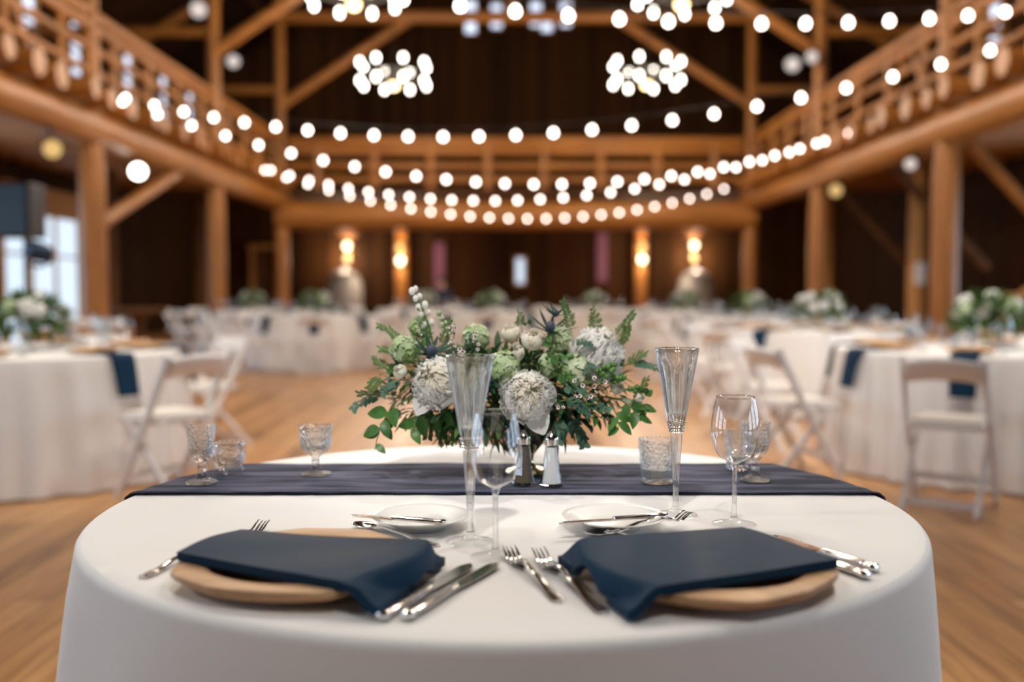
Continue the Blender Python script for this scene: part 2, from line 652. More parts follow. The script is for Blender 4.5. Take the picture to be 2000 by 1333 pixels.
struct(b.build('ceiling', M['roof'], smooth=False), 'dark board pitched roof over the hall', 'ceiling')

# ---- windows: frame, panes, muntins
wn = [0]
def window(side, c, w, z0, z1, nx, nz, mat, frame=0.12, label='', lintel=0, mw=0.05):
    # side 'l','r' on the side walls, 'b','f' on the end walls; c = centre along the wall
    wn[0] += 1
    if side in 'lr':
        sx = -1 if side == 'l' else 1
        to = lambda a, z, d: Vector((sx * (WX - d), c + a, z))
        dims = lambda a, d, z: (d, a, z)
        wa = 'y'
    else:
        yy, s2 = (YB, -1) if side == 'b' else (YF, 1)
        to = lambda a, z, d: Vector((c + a, yy + s2 * d, z))
        dims = lambda a, d, z: (a, d, z)
        wa = 'x'
    h = z1 - z0
    zc = (z0 + z1) / 2
    root = thing('window_%d' % wn[0], label, 'window', to(0, z0, 0.0))
    root['kind'] = 'structure'
    o = Vector(root.location)
    f = MB()
    for s_ in (-1, 1):
        f.box(to(s_ * (w / 2 + frame / 2), zc, .06) - o, dims(frame, .12, h + 2 * frame))
    f.box(to(0, z0 - frame / 2, .06) - o, dims(w, .12, frame))
    f.box(to(0, z1 + (frame + lintel) / 2, .06) - o, dims(w, .12, frame + lintel))
    f.build('frame', M['trim_z'], root, smooth=False, bevel=.008)
    g = MB().box(to(0, zc, .03) - o, dims(w, .02, h))
    g.build('pane', mat, root, smooth=False)
    if nx > 1 or nz > 1:
        k = MB()
        for i in range(1, nx):
            k.box(to(-w / 2 + w * i / nx, zc, .07) - o, dims(mw if i != nx // 2 else mw * 2.2, .06, h))
        for j in range(1, nz):
            k.box(to(0, z0 + h * (j / nz if nz > 2 or h < 2 else .68), .065) - o, dims(w, .05, mw))
        k.build('glazing_bars', M['trim_z'], root, smooth=False)
    return root
window('l', 20.1, 3.2, 0.15, 2.62, 3, 2, M['day_far'], .22, 'tall daylit window in the left wall behind the loudspeaker', .35)
for i, yc in enumerate((-3.2, 1.2, 5.6, 10.0, 14.4)):
    window('l', yc, 2.9, .35, 2.7, 4, 3, M['day'], .15, 'tall daylit side window out of view on the left, number %d from the back' % (i + 1))
    window('r', yc, 2.9, .35, 2.7, 4, 3, M['day'], .15, 'tall daylit side window out of view on the right, number %d from the back' % (i + 1))
ordn = ['first', 'second', 'third', 'fourth', 'fifth']
for i, yc in enumerate((19.7, 21.8, 24.7, 27.2, 29.4)):
    window('l', yc, .55, 5.75, 6.9, 1, 2, M['day_up'], .07, 'small pale upper window in the left gallery wall, %s from the near end' % ordn[i])
for i, yc in enumerate((19.7, 21.7)):
    window('r', yc, .55, 5.95, 6.95, 1, 2, M['day_up'], .07, 'small pale upper window in the right gallery wall, %s from the near end' % ordn[i])
for i, (xc, z0, z1) in enumerate(((-1.25, 8.9, 9.85), (-.47, 9.05, 9.75), (.72, 9.1, 9.8), (1.05, 8.95, 9.45), (1.62, 9.1, 9.85))):
    window('b', xc, .3, z0, z1, 1, 1, M['day_up'], .05, 'small pale gable window high in the far wall, %s from the left' % ordn[i])
window('b', .25, .22, 1.35, 2.1, 1, 1, M['day_far'], .08, 'narrow pale window low in the middle of the far wall')
violet = emit('violet wash', (0.42, 0.15, 0.30), .22)

# ---- posts
pn = [0]
def log_post(x, y, r0, r1, z1, label, mat='log_z', split=3.3):
    pts = [(x, y, z1 * i / 14) for i in range(15)]
    rr = [r0 if p[2] < split else r1 for p in pts]
    o = MB().tube([(0, 0, p[2]) for p in pts], rr, 16, jitter=.05, seed=x + y).build('log_pillar', M[mat])
    o.location = (x, y, 0)
    return struct(o, label, 'post')
near_far = ('nearest', 'middle', 'farthest')
for i, y in enumerate(POSTY):
    log_post(LX, y, .18, .125, roof_z(LX) - .05, 'tall peeled log post in the left row, %s of the three' % near_far[i])
    log_post(RX, y, .18, .125, roof_z(RX) - .05, 'tall peeled log post in the right row, %s of the three' % near_far[i])
for i, y in enumerate(POSTY[1:]):
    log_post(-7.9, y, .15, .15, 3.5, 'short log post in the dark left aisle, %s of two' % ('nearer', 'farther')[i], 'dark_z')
    log_post(7.95, y, .17, .17, 3.5, 'short pale log post in the right aisle, %s of two' % ('nearer', 'farther')[i], 'trim_z')
for i, x in enumerate((-3.3, 3.85)):
    log_post(x, 29.9, .19, .19, 3.5, 'log post against the far wall carrying a sconce, %s' % ('left one', 'right one')[i])

def log(name, p0, p1, r, ax, label, cat='beam', r1=None, n=14, jit=.05, dark=False):
    p0, p1 = Vector(p0), Vector(p1)
    L_ = (p1 - p0).length
    k = max(2, int(L_ / .5))
    pts = [(p1 - p0) * (i / k) for i in range(k + 1)]
    o = MB().tube(pts, [r + ((r1 or r) - r) * i / k for i in range(k + 1)], n, jitter=jit, seed=p0.x * 3 + p0.y).build(name, M[('dark_' if dark else 'log_') + ax])
    o.location = p0
    return struct(o, label, cat)

# ---- balconies along both sides and across the far end
for sx, X, nm in ((-1, LX, 'left'), (1, RX, 'right')):
    log('log_beam', (X, 5.5, 3.36), (X, 25.5, 3.36), .24, 'y', 'thick log beam carrying the %s balcony' % nm)
    struct(MB().box((sx * (abs(X) + WX) / 2 + sx * .02, (5.5 + YB) / 2, 3.95), (WX - abs(X) + .04, YB - 5.5, .1)).build('balcony_floor_slab', M['dark_y'], smooth=False), 'dark plank floor of the %s balcony' % nm, 'balcony floor')
    y = 9.3
    k = 0
    while y < 25:
        k += 1
        log('joist_beam', (X - sx * (.42 + .06 * math.sin(k * 2.3)), y, 3.735), (sx * (WX - .02), y, 3.735), .155 + .02 * math.sin(k * 1.7), 'x',
            'round log joist under the %s balcony, number %d from the near end' % (nm, k), 'joist', n=10)
        y += .72
log('log_beam', (LX - .1, 25.2, 3.02), (RX + .1, 25.2, 3.02), .36, 'x', 'very thick log beam across the front of the far balcony')
struct(MB().box(((LX + RX) / 2, (25.2 + YB) / 2, 3.62), (RX - LX + 1, YB - 25.2, .1)).build('balcony_floor_slab', M['dark_x'], smooth=False), 'dark plank floor of the far balcony', 'balcony floor')

def railing(name_label, p0, p1, nposts, ax, zs, seed, twigs=(), fat=1.0, sub=0):
    p0, p1 = Vector(p0), Vector(p1)
    root = thing('balcony_railing', name_label, 'railing', p0)
    d = p1 - p0
    for nm, z, r in zs:
        kk = 8
        MB().tube([d * (i / kk) + Vector((0, 0, z)) for i in range(kk + 1)], r, 10, jitter=.08, seed=seed + z).build(nm, M['log_' + ax], root)
    zt = zs[0][1]
    for i in range(nposts):
        q = d * ((i + .5) / nposts)
        MB().tube([q + Vector((0, 0, 0)), q + Vector((0, 0, zt / 2)), q + Vector((0, 0, zt))], .055 * fat, 8, jitter=.08, seed=seed + i).build('baluster', M['log_z'], root)
    for (t0, z0, t1, z1) in twigs:
        MB().tube([d * t0 + Vector((0, 0, z0)), d * ((t0 + t1) / 2) + Vector((.02, .02, (z0 + z1) / 2 + .03)), d * t1 + Vector((0, 0, z1))], .045, 7, jitter=.1, seed=seed).build('twig_brace', M['log_z'], root)
    return root
ZS = (('top_rail', .93, .085), ('second_rail', .76, .075), ('middle_rail', .47, .055), ('bottom_rail', .15, .055))
rail_y = [(7.9, 13.7), (14.0, 19.45), (19.75, 25.05)]
for X, nm in ((LX, 'left'), (RX, 'right')):
    for i, (a, c_) in enumerate(rail_y):
        tw = {('left', 0): ((.55, 1.0, .72, .02),), ('right', 1): ((.25, .75, .38, .0), (.12, .05, .22, .8)), ('right', 0): ((.72, .75, .6, .0),),
              ('right', 2): ((.5, .05, .65, .8),), ('left', 2): ((.45, .8, .6, .05),)}.get((nm, i), ())
        railing('log railing bay of the %s balcony, %s from the near end' % (nm, ordn[i]), (X, a, 4.0), (X, c_, 4.0), 4, 'y', ZS, X + i, tw)
ZB = (('top_rail', 1.19, .12), ('second_rail', .96, .12), ('middle_rail', .58, .085), ('bottom_rail', .25, .08))
railing('log railing along the front of the far balcony', (LX + .2, 25.2, 3.67), (RX - .2, 25.2, 3.67), 8, 'x', ZB, 3.3, (), 1.7)

# ---- roof trusses
for i, y in enumerate(POSTY):
    w_ = ('nearest', 'middle', 'farthest')[i]
    log('tie_beam', (LX - .2, y, 7.95), (RX + .2, y, 7.95), .15, 'x', 'horizontal log tie beam of the %s roof truss' % w_)
    for sx, X, nm in ((-1, LX, 'left'), (1, RX, 'right')):
        log('truss_brace_beam', (X, y, 5.75), (X * .44, y, 7.9), .12, 'x', 'slanting log knee brace on the %s side of the %s truss' % (nm, w_), 'brace')
        log('rafter_beam', (sx * (WX - .1), y, roof_z(WX) - .12), (sx * .1, y, RIDGE - .25), .14, 'x', 'sloping log rafter on the %s side of the %s truss' % (nm, w_), 'rafter')
        log('gallery_beam', (X, y, 6.15), (sx * (WX - .05), y, 6.15), .1, 'x', 'log strut from post to wall above the %s gallery, %s frame' % (nm, w_), 'strut')
        for j, xx in enumerate((3.0, 6.9)):
            if i == 0:
                log('purlin_beam', (sx * xx, 8.0, roof_z(xx) - .16), (sx * xx, YB - .05, roof_z(xx) - .16), .11, 'y',
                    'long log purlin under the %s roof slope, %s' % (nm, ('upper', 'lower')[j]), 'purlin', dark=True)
    log('king_post_beam', (0, y, 8.0), (0, y, RIDGE - .3), .13, 'z', 'upright king post of the %s roof truss' % w_, 'post')
# braces below the balcony
log('knee_brace_beam', (LX, 14.0, 2.05), (LX, 17.4, 3.18), .1, 'y', 'slanting log brace from the nearest left post to the balcony beam', 'brace')
for i, y in enumerate((13.95, 16.7, 19.7)):
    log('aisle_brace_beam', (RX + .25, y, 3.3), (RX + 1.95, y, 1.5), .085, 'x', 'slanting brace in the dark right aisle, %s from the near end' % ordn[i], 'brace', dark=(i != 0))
# far door with its lit frame, at the back of the left aisle
d = thing('door_1', 'amber framed doorway in the dark end of the left aisle', 'door', (-7.4, YB - .01, 0))
d['kind'] = 'structure'
f = MB()
f.box((-.55, -.06, 1.2), (.12, .12, 2.4)).box((.3, -.06, 1.2), (.26, .12, 2.4)).box((-.12, -.06, 2.46), (1.1, .12, .14))
f.build('frame', M['trim_z'], d, smooth=False)
MB().box((-.18, -.03, 1.18), (.64, .05, 2.34)).build('door_panel', M['dark_z'], d, smooth=False)
MB().ball((.08, -.09, 1.0), .035).build('door_handle', M['brass'], d)

# two strips on the far wall, their violet light painted in as mauve
for i, (x, z0, z1) in enumerate(((-2.22, .9, 2.6), (2.76, 1.4, 2.9))):
    o = MB().box((0, 0, (z0 + z1) / 2), (.3, .04, z1 - z0)).build('violet_glow_trim', plain('painted violet light %d' % i, (.26, .10, .17), .8), smooth=False)
    o.location = (x, YB - .03, 0)
    struct(o, 'narrow strip of violet light painted on the far wall, %s of the pale window' % ('left', 'right')[i], 'painted light')

# stair newel and handrail at the right edge
t = thing('stair_handrail', 'amber newel post with rising handrail at the right edge', 'handrail', (6.6, 13.1, 0))
MB().box((0, 0, .55), (.16, .16, 1.1)).build('newel_post', M['trim_z'], t, smooth=False, bevel=.01)
MB().tube([(0, 0, 1.0), (1.6, .2, 2.1)], .06, 8).build('rail', M['trim_x'], t)
MB().box((1.6, .2, 1.05), (.12, .12, 2.1)).build('upper_post', M['trim_z'], t, smooth=False)

o = MB().box((0, 0, 0), (.2, .012, .42)).build('paper_notice', M['paper'], smooth=False)
o.location = (7.93, 19.6 - .185, 1.46)
tag(o, 'blank white paper notice on the pale post in the right aisle', 'notice')

# ---- sconces on the far wall
for i, (x, y, hot_top, z) in enumerate(((-5.02, YB, 1, 2.48), (-3.3, 29.71, 0, 2.4), (3.85, 29.71, 0, 2.44), (5.55, YB, 1, 2.5))):
    lb = ('outer left', 'inner left', 'inner right', 'outer right')[i]
    s = thing('wall_sconce', 'glowing two lamp sconce on the far wall, %s of the four' % lb, 'sconce', (x, y, z))
    MB().box((0, -.02, -.2), (.12, .04, .75)).build('backplate', M['brass'], s, smooth=False, bevel=.01)
    MB().ball((0, -.2, 0), .095, 14, 9).build('upper_globe', M['sconce_hot' if hot_top else 'sconce_dim'], s)
    MB().ball((0, -.2, -.4), .095, 14, 9).build('lower_globe', M['sconce_dim' if hot_top else 'sconce_hot'], s)
    MB().tube([(0, -.02, -.2), (0, -.2, -.2), (0, -.2, -.3)], .015).build('arm', M['brass'], s)
    lamp('sconce_light', 'SPOT', (0, -.075, .1), 300 if hot_top else 55, (1, .76, .55), s, spot_size=R(110), spot_blend=.6, shadow_soft_size=.06).rotation_euler = (R(176), 0, 0)
    lamp('sconce_downlight', 'POINT', (0, -.52, -.36), 95, (1, .80, .60), s, shadow_soft_size=.1)

# ---- pale domed urns under the outer sconces
for i, x in enumerate((-5.0, 5.5)):
    u = thing('domed_urn', 'pale grey domed urn below the outer %s sconce' % ('left', 'right')[i], 'urn', (x, 29.75, 0))
    MB().lathe([(.42, 0), (.44, .05), (.34, .12), (.34, .5), (.46, .58), (.5, .62)], 24).build('pedestal', M['dark_z'], u)
    MB().lathe([(.50, .62), (.53, .7), (.53, 1.15), (.50, 1.38), (.42, 1.56), (.28, 1.68), (.12, 1.735), (1e-4, 1.745)], 28).build('dome', M['grey_stone'], u)
    MB().ball((0, 0, 1.77), .045, 10, 7).build('finial', M['grey_stone'], u)

# ---- chandeliers: wheel with eight arms, a lamp above and below each
def chandelier():
    c = thing('wheel_chandelier', '', 'chandelier')
    ring = MB()
    pts = [(.68 * math.cos(2 * PI * k / 40), .68 * math.sin(2 * PI * k / 40), 0) for k in range(41)]
    ring.tube(pts, .035, 8, cap=False)
    ring.build('wheel_rim', M['iron'], c)
    MB().lathe([(1e-4, -.12), (.1, -.1), (.13, 0), (.1, .12), (.04, .25), (.04, .5), (1e-4, .52)], 16).build('hub', M['iron'], c)
    sp = MB()
    for k in range(8):
        a = 2 * PI * (k + .5) / 8
        sp.tube([(.1 * math.cos(a), .1 * math.sin(a), 0), (.68 * math.cos(a), .68 * math.sin(a), 0)], .018, 6)
    sp.build('spokes', M['iron'], c)
    MB().tube([(0, 0, .5), (0, 0, 4.6)], .015, 6).build('hanging_rod', M['iron'], c)
    for k in range(8):
        a = 2 * PI * (k + .5) / 8
        x, y = .74 * math.cos(a), .74 * math.sin(a)
        for z, nm in ((.2, 'upper_lamp'), (-.19, 'lower_lamp')):
            l = MB().lathe([(1e-4, -.07), (.03, -.065), (.046, -.02), (.042, .03), (.025, .065), (1e-4, .07)], 12).build(nm, M['shade'], c, loc=(x, y, z))
            MB().tube([(0, 0, (-.2 if z > 0 else .19)), (0, 0, (-.07 if z > 0 else .07))], .016, 6).build('lamp_holder', M['iron'], l)
    MB().lathe([(1e-4, -.32), (.06, -.31), (.10, -.26), (.095, -.2), (1e-4, -.19)], 16).build('centre_bowl', M['amber_lamp'], c)
    lamp('chandelier_glow', 'POINT', (0, 0, -.62), CHAND_W, (1.0, .85, .69), c, shadow_soft_size=.55)
    return c
c0 = chandelier()
CH = [(-2.55, 21.7, 5.78, 'farther left'), (2.9, 21.7, 5.8, 'farther right'), (-2.66, 17.0, 6.17, 'nearer left'), (2.85, 17.0, 6.17, 'nearer right'), (-2.65, 11.2, 5.8, ''), (2.75, 11.2, 5.8, ''), (-2.65, 5.7, 5.8, 'x'), (2.75, 5.7, 5.8, 'x')]  # the pairs nearest the camera are unseen, added to brighten the near hall
for i, (x, y, z, w_) in enumerate(CH):
    lab = ('lit wheel chandelier hanging in the hall, %s of the four in view' % w_) if len(w_) > 1 else 'added unseen wheel chandelier above the frame nearest the front table, %s side' % ('left' if x < 0 else 'right') if w_ else 'added unseen wheel chandelier above the frame over the hall, %s side' % ('left' if x < 0 else 'right')
    ob = c0 if i == 0 else dup(c0, (x, y, z), .05 * i)
    ob.location = (x, y, z)
    ob['label'] = lab

# ---- festoon strings: a catenary between the two balconies, a bulb every 46 cm
bulb_me = MB().lathe([(1e-4, -.045), (.018, -.042), (.031, -.03), (.036, -.012), (.032, .008), (.02, .025), (.014, .034), (1e-4, .035)], 10).mesh('bulb', M['bulb'])
cap_me = MB().lathe([(.015, .03), (.016, .075), (1e-4, .078)], 8).mesh('bulb_socket', M['black'])
def string(p0, p1, sag, label, phase=.3, step=.46):
    p0, p1 = Vector(p0), Vector(p1)
    s = thing('string_light', label, 'string lights', p0, 0, 'festoon strings across the hall')
    L_ = (p1 - p0).length
    at = lambda t: (p1 - p0) * t + Vector((0, 0, -4 * sag * t * (1 - t)))
    MB().tube([at(i / 40) for i in range(41)], .006, 5).build('cable', M['black'], s)
    n = int(L_ / step)
    for k in range(n + 1):
        t = (phase + k) * step / L_
        if t > .995:
            break
        o = bpy.data.objects.new('bulb', bulb_me)
        C.objects.link(o)
        o.parent = s
        q = at(t)
        o.location = q - Vector((0, 0, .085))
        o.rotation_euler = (random.uniform(-.1, .1), random.uniform(-.1, .1), 0)
        c = bpy.data.objects.new('socket', cap_me)
        C.objects.link(c)
        c.parent = o
random.seed(4)
HL, HR = LX + .12, RX - .12
string((HL, 6.0, 4.0), (HR, 10.2, 4.15), .62, 'festoon string nearest the camera, highest in the photo', .2)
string((HL, 13.7, 3.95), (HR, 9.9, 3.95), .90, 'festoon string from the nearest left post to the near right balcony', .1)
string((HL, 14.05, 3.95), (HR, 17.0, 3.95), 1.08, 'festoon string from the nearest left post to the middle of the right balcony', .5)
string((HL, 21.4, 3.95), (HR, 17.3, 3.97), 1.0, 'festoon string rising toward the middle right post, second lowest', .35)
string((HL, 21.9, 3.95), (HR, 25.0, 3.95), 1.05, 'farthest festoon string, lowest in the photo, ending at the far right corner', .6)

# ---- stage lights
def stage_light(loc, aim, label, lens, watts=0.0, size=40, col=(1, .945, .895), blend=.5, soft=.12, r=.12, mount=None):
    s = thing('stage_light', label, 'stage light', loc)
    dirv = (Vector(aim) - Vector(loc)).normalized()
    Rm = frame_from_z(dirv).to_4x4()
    MB().lathe([(1e-4, -.3), (r * .7, -.29), (r * .95, -.2), (r, 0), (r, .06)], 18, M=Rm, cap=False).build('housing', M['black'], s)
    MB().lathe([(1e-4, .03), (r * .9, .035), (r * .9, .05), (1e-4, .055)], 18, M=Rm).build('lens', M[lens], s)
    y = MB()
    x = Rm.to_3x3().col[0]
    y.tube([x * (r + .02), x * (r + .02) + Vector((0, 0, .11)), Vector((0, 0, r + .04)), x * -(r + .02) + Vector((0, 0, .11)), x * -(r + .02)], .010, 6)
    y.tube([(0, 0, r + .04), (Vector(mount) - Vector(loc)) if mount else (0, 0, .42)], .02, 6)
    y.build('yoke', M['iron'], s)
    if watts:
        l = lamp('beam', 'SPOT', dirv * .1, watts, col, s, spot_size=R(size), spot_blend=blend, shadow_soft_size=soft)
        l.rotation_euler = (-dirv).to_track_quat('Z', 'Y').to_euler()
    return s
stage_light((-5.65, 15.15, 2.93), (0, 1.5, 1.2), 'bright stage light under the left balcony beside the nearest post', 'spot_lens', mount=(-5.68, 15.15, 3.135))
stage_light((-5.65, 12.34, 2.87), (0, 1.5, 1.2), 'dim amber stage light under the left balcony at the photo edge', 'amber_lens', mount=(-5.7, 12.34, 3.16))
stage_light((-5.55, 17.9, 6.1), (0, 1.5, 1.2), 'lit stage light high on the left above the gallery railing', 'dim_lens', r=.15, mount=(-5.55, 17.9, 9.68))
stage_light((-5.5, 19.9, 5.65), (0, 1.5, 1.2), 'dim stage light on the middle left post above the railing', 'dim_lens', r=.13, mount=(-5.72, 19.66, 5.98))
stage_light((5.55, 19.95, 5.6), (0, 1.5, 1.2), 'dim stage light left of the middle right post', 'dim_lens', r=.15, mount=(5.9, 19.68, 5.6))
stage_light((5.68, 19.1, 5.55), (0, 1.5, 1.2), 'dim stage light on the middle right post, upper one', 'dim_lens', r=.12, mount=(5.9, 19.5, 5.6))
stage_light((5.8, 17.95, 2.92), (0, 1.5, 1.2), 'dim amber stage light under the right balcony by the middle post', 'amber_lens', mount=(5.9, 17.95, 3.16))
stage_light((5.8, 14.6, 2.97), (0, 1.5, 1.2), 'dim stage light under the right balcony by the nearest post', 'dim_lens', r=.09, mount=(5.9, 14.6, 3.16))
# over the sweetheart table, above the frame; the fill spots are added
stage_light((2.6, 4.6, 6.9), (.1, 1.7, .76), 'stage light above the frame aimed at the front table from the right', 'spot_lens', SPOT_W * .46, 34)
stage_light((-2.4, 4.8, 6.9), (-.1, 1.75, .76), 'stage light above the frame aimed at the front table from the left', 'spot_lens', SPOT_W * .38, 34)
stage_light((.9, -.7, 6.5), (0, 1.9, .85), 'added fill spot behind the photographer aimed at the front table', 'spot_lens', SPOT_W * .46, 30)  # added front fill, lifts the peonies and table
stage_light((-.5, -1.3, 4.9), (-.02, 1.98, .98), 'added narrow spot behind the photographer brightening only the front flowers', 'spot_lens', SPOT_W * .9, 14, blend=.8)  # added for the bouquet alone, cone kept off the cloth front
stage_light((-5.45, 1.2, 4.2), (.2, 1.6, .76), 'stage light above the frame on the near left balcony', 'spot_lens', SPOT_W * .30, 30)
stage_light((-2.0, 3.0, 6.8), (-2.4, 7.0, .76), 'added fill spot above the frame aimed at the left dining table', 'spot_lens', SPOT_W * 1.3, 46, blend=.8)  # added fill that brightens the left table and chairs
stage_light((2.2, 3.0, 6.8), (2.9, 8.0, .76), 'added fill spot above the frame aimed at the right dining tables', 'spot_lens', SPOT_W * 2.0, 46, blend=.8)  # added fill that brightens the right tables and chairs

# ================================================================== BACKGROUND TABLES AND CHAIRS
TZ = 0.762
def cloth_mesh(Rt, folds, amp, flare, seed, nseg=288, top_rings=10, hem=0.012):
    rnd = random.Random(seed)
    ph = [rnd.uniform(0, 2 * PI) for _ in range(4)]
    def fold(a):
        q = a + .18 * math.sin(2 * a + ph[0]) + .10 * math.sin(3 * a + ph[1])
        w = math.sin(folds * q + ph[2])
        return .62 * w + .38 * math.sin(folds * .5 * q + ph[3]) 
    vv, ff = [], []
    rows = []
    for i in range(1, top_rings + 1):
        rows.append((Rt * .985 * i / top_rings, TZ, 0.0))
    for k in range(1, 5):
        a = PI / 2 * k / 4
        rows.append((Rt - .014 + .014 * math.sin(a), TZ - .014 + .014 * math.cos(a), 0.02))
    nz = 12
    for k in range(1, nz + 1):
        t = k / nz
        rows.append((Rt + flare * t ** .8, (TZ - .014) * (1 - t) + hem * t, t ** .75))
    vv.append((0, 0, TZ))
    for (r, z, t) in rows:
        for k in range(nseg):
            a = 2 * PI * k / nseg
            rr = r + amp * t * fold(a)
            vv.append((rr * math.cos(a), rr * math.sin(a), z))
    for k in range(nseg):
        ff.append((0, 1 + k, 1 + (k + 1) % nseg))
    for i in range(len(rows) - 1):
        for k in range(nseg):
            k2 = (k + 1) % nseg
            ff.append((1 + i * nseg + k, 1 + (i + 1) * nseg + k, 1 + (i + 1) * nseg + k2, 1 + i * nseg + k2))
    m = MB()
    m.add(vv, ff)
    return m

# ---- folding chair, front toward +y
def make_chair():
    c = thing('folding_chair', 'x', 'chair')
    for sx in (-1, 1):
        b_ = MB()
        b_.bar((sx * .205, .20, 0), (sx * .20, -.06, .45), .024, .040)
        b_.bar((sx * .20, -.058, .445), (sx * .195, -.235, .795), .024, .042)
        b_.build('front_leg', M['chair'], c, smooth=False, bevel=.006)
        MB().bar((sx * .178, -.26, 0), (sx * .178, .13, .43), .024, .036).build('rear_leg', M['chair'], c, smooth=False, bevel=.006)
    # curved top slat
    def slat(u, v, back):
        x = (u - .5) * .385
        bow = .028 * (1 - (2 * u - 1) ** 2)
        z = .665 + .105 * v + (.018 * (1 - (2 * u - 1) ** 2) if v > .5 else .022 * (1 - (2 * u - 1) ** 2))
        y = -.17 - .06 * v * 1.0 - bow + back
        return (x, y - (z - .665) * .2, z)
    s_ = MB()
    s_.grid(lambda u, v: slat(u, v, 0), 12, 3)
    s_.build('top_slat', M['chair'], c, solid=.02)
    b_ = MB()
    b_.box((0, .02, .435), (.37, .37, .03))
    b_.build('seat', M['chair'], c, smooth=False, bevel=.008)
    MB().box((0, .02, .46), (.33, .33, .025)).build('seat_pad', M['pad'], c, smooth=False, bevel=.01)
    MB().bar((-.178, -.215, .05), (.178, -.215, .05), .034, .018, (0, 0, 1)).build('rear_stretcher', M['chair'], c, smooth=False, bevel=.004)
    MB().bar((-.2, .125, .13), (.2, .125, .13), .034, .018, (0, 0, 1)).build('front_stretcher', M['chair'], c, smooth=False, bevel=.004)
    for sx in (-1, 1):
        MB().tube([(sx * .19, -.02, .40), (sx * .215, -.02, .40)], .012, 8).build('pivot_bolt', M['silver'], c)
    return c
chair0 = make_chair()
chair_used = [False]
def place_chair(x, y, rz, label, group):
    if not chair_used[0]:
        chair_used[0] = True
        chair0.location = (x, y, 0)
        chair0.rotation_euler = (0, 0, rz)
        chair0['label'] = label
        chair0['group'] = group
        return chair0
    return dup(chair0, (x, y, 0), rz, label, group)

# ---- shared small things for the laid tables (moved to their first place, then copied)
def first_or_dup(store, proto, loc, rz, label, group, scale=None):
    if not store.get('used'):
        store['used'] = True
        proto.location = loc
        proto.rotation_euler = (0, 0, rz)
        proto['label'] = label
        proto['group'] = group
        if scale:
            proto.scale = (scale,) * 3
        return proto
    return dup(proto, loc, rz, label, group, scale=scale)

def wine_profile(h, rb, rf, stem):
    # outer profile of bowl only: list of (r, z)
    zb = stem
    H = h - stem
    return [(.004, zb), (.012, zb + .004), (.024, zb + .05 * H + .006), (rb * .82, zb + .22 * H), (rb * .97, zb + .38 * H), (rb, zb + .48 * H), (rb * .975, zb + .64 * H), (rb * .88, zb + .84 * H), (rb * .775, zb + H)]
def smooth_prof(p, n=4):
    out = []
    for i in range(len(p) - 1):
        p0 = p[max(0, i - 1)]
        p1, p2 = p[i], p[i + 1]
        p3 = p[min(len(p) - 1, i + 2)]
        for k in range(n):
            t = k / n
            q = []
            for j in (0, 1):
                q.append(.5 * (2 * p1[j] + (p2[j] - p0[j]) * t + (2 * p0[j] - 5 * p1[j] + 4 * p2[j] - p3[j]) * t * t + (3 * p1[j] - p0[j] - 3 * p2[j] + p3[j]) * t ** 3))
            out.append((max(1e-5, q[0]), q[1]))
    out.append(p[-1])
    return out

def far_wine():
    g = thing('wine_glass', 'x', 'wine glass')
    MB().lathe(smooth_prof(wine_profile(.21, .042, .035, .095), 2), 14, cap=False).build('bowl', M['bgglass'], g)
    MB().lathe([(.034, 0), (.034, .002), (.008, .006), (.004, .02), (.004, .096), (1e-4, .098)], 12).build('stem', M['bgglass'], g)
    return g
def far_goblet():
    g = thing('water_goblet', 'x', 'goblet')
    MB().lathe([(.008, .045), (.024, .055), (.03, .075), (.031, .11), (.034, .14)], 14, cap=False).build('bowl', M['bgglass'], g)
    MB().lathe([(.03, 0), (.03, .004), (.009, .012), (.008, .045), (1e-4, .046)], 12).build('stem', M['bgglass'], g)
    MB().lathe([(1e-4, .055), (.022, .057), (.0285, .075), (.0295, .1), (1e-4, .1)], 12).build('water', M['water'], g)
    return g
def far_votive():
    g = thing('candle_holder', 'x', 'candle holder')
    MB().lathe([(.03, 0), (.034, .004), (.037, .07)], 14, cap=False).build('glass_cup', M['bgglass'], g)
    MB().lathe([(1e-4, .004), (.027, .004), (.027, .035), (1e-4, .036)], 12).build('candle', M['wax'], g)
    return g
CH_N = 96
def charger_mesh(seed, Rr=.166):
    rnd = random.Random(seed)
    ph = [rnd.uniform(0, 6.28) for _ in range(4)]
    # hand-cut rim: about a dozen uneven facets
    n = 13
    corners = sorted([(i + rnd.uniform(-.25, .25)) * 2 * PI / n for i in range(n)])
    cr = [rnd.uniform(.958, 1.045) for _ in range(n)]
    def outline(a):
        a %= 2 * PI
        for i in range(n):
            a0, a1 = corners[i], corners[(i + 1) % n]
            if a1 < a0:
                a1 += 2 * PI
            aa = a if a >= a0 else a + 2 * PI
            if a0 <= aa <= a1:
                t = (aa - a0) / (a1 - a0)
                r0, r1 = cr[i], cr[(i + 1) % n]
                p = Vector((math.cos(a0) * r0, math.sin(a0) * r0)) * (1 - t) + Vector((math.cos(a1) * r1, math.sin(a1) * r1)) * t
                return .45 * p.length + .55 * (r0 * (1 - t) + r1 * t)
        return 1
    prof = [(.0001, 0), (.10, 0), (.128, .002), (.150, .0085), (.163, .0165), (.166, .021), (.1645, .0245), (.158, .0262), (.126, .0255), (.119, .0235), (.113, .0155), (.10, .0125), (.0001, .012)]
    k = Rr / .166
    prof = [(r * k, z) for r, z in prof]
    def rad(a, r, z, i):
        w = max(0, (r - .125 * k) / (.041 * k))
        wob = outline(a)
        return r * (1 + (wob - 1) * min(1, w) * 1.45) + (.0015 * math.sin(5 * a + ph[0]) if 7 < i < 11 else 0)
    return MB().lathe(prof, CH_N, rad=rad)
def far_charger():
    o = charger_mesh(5).build('charger_plate', M['charger'], angle=50)
    return tag(o, 'x', 'plate')
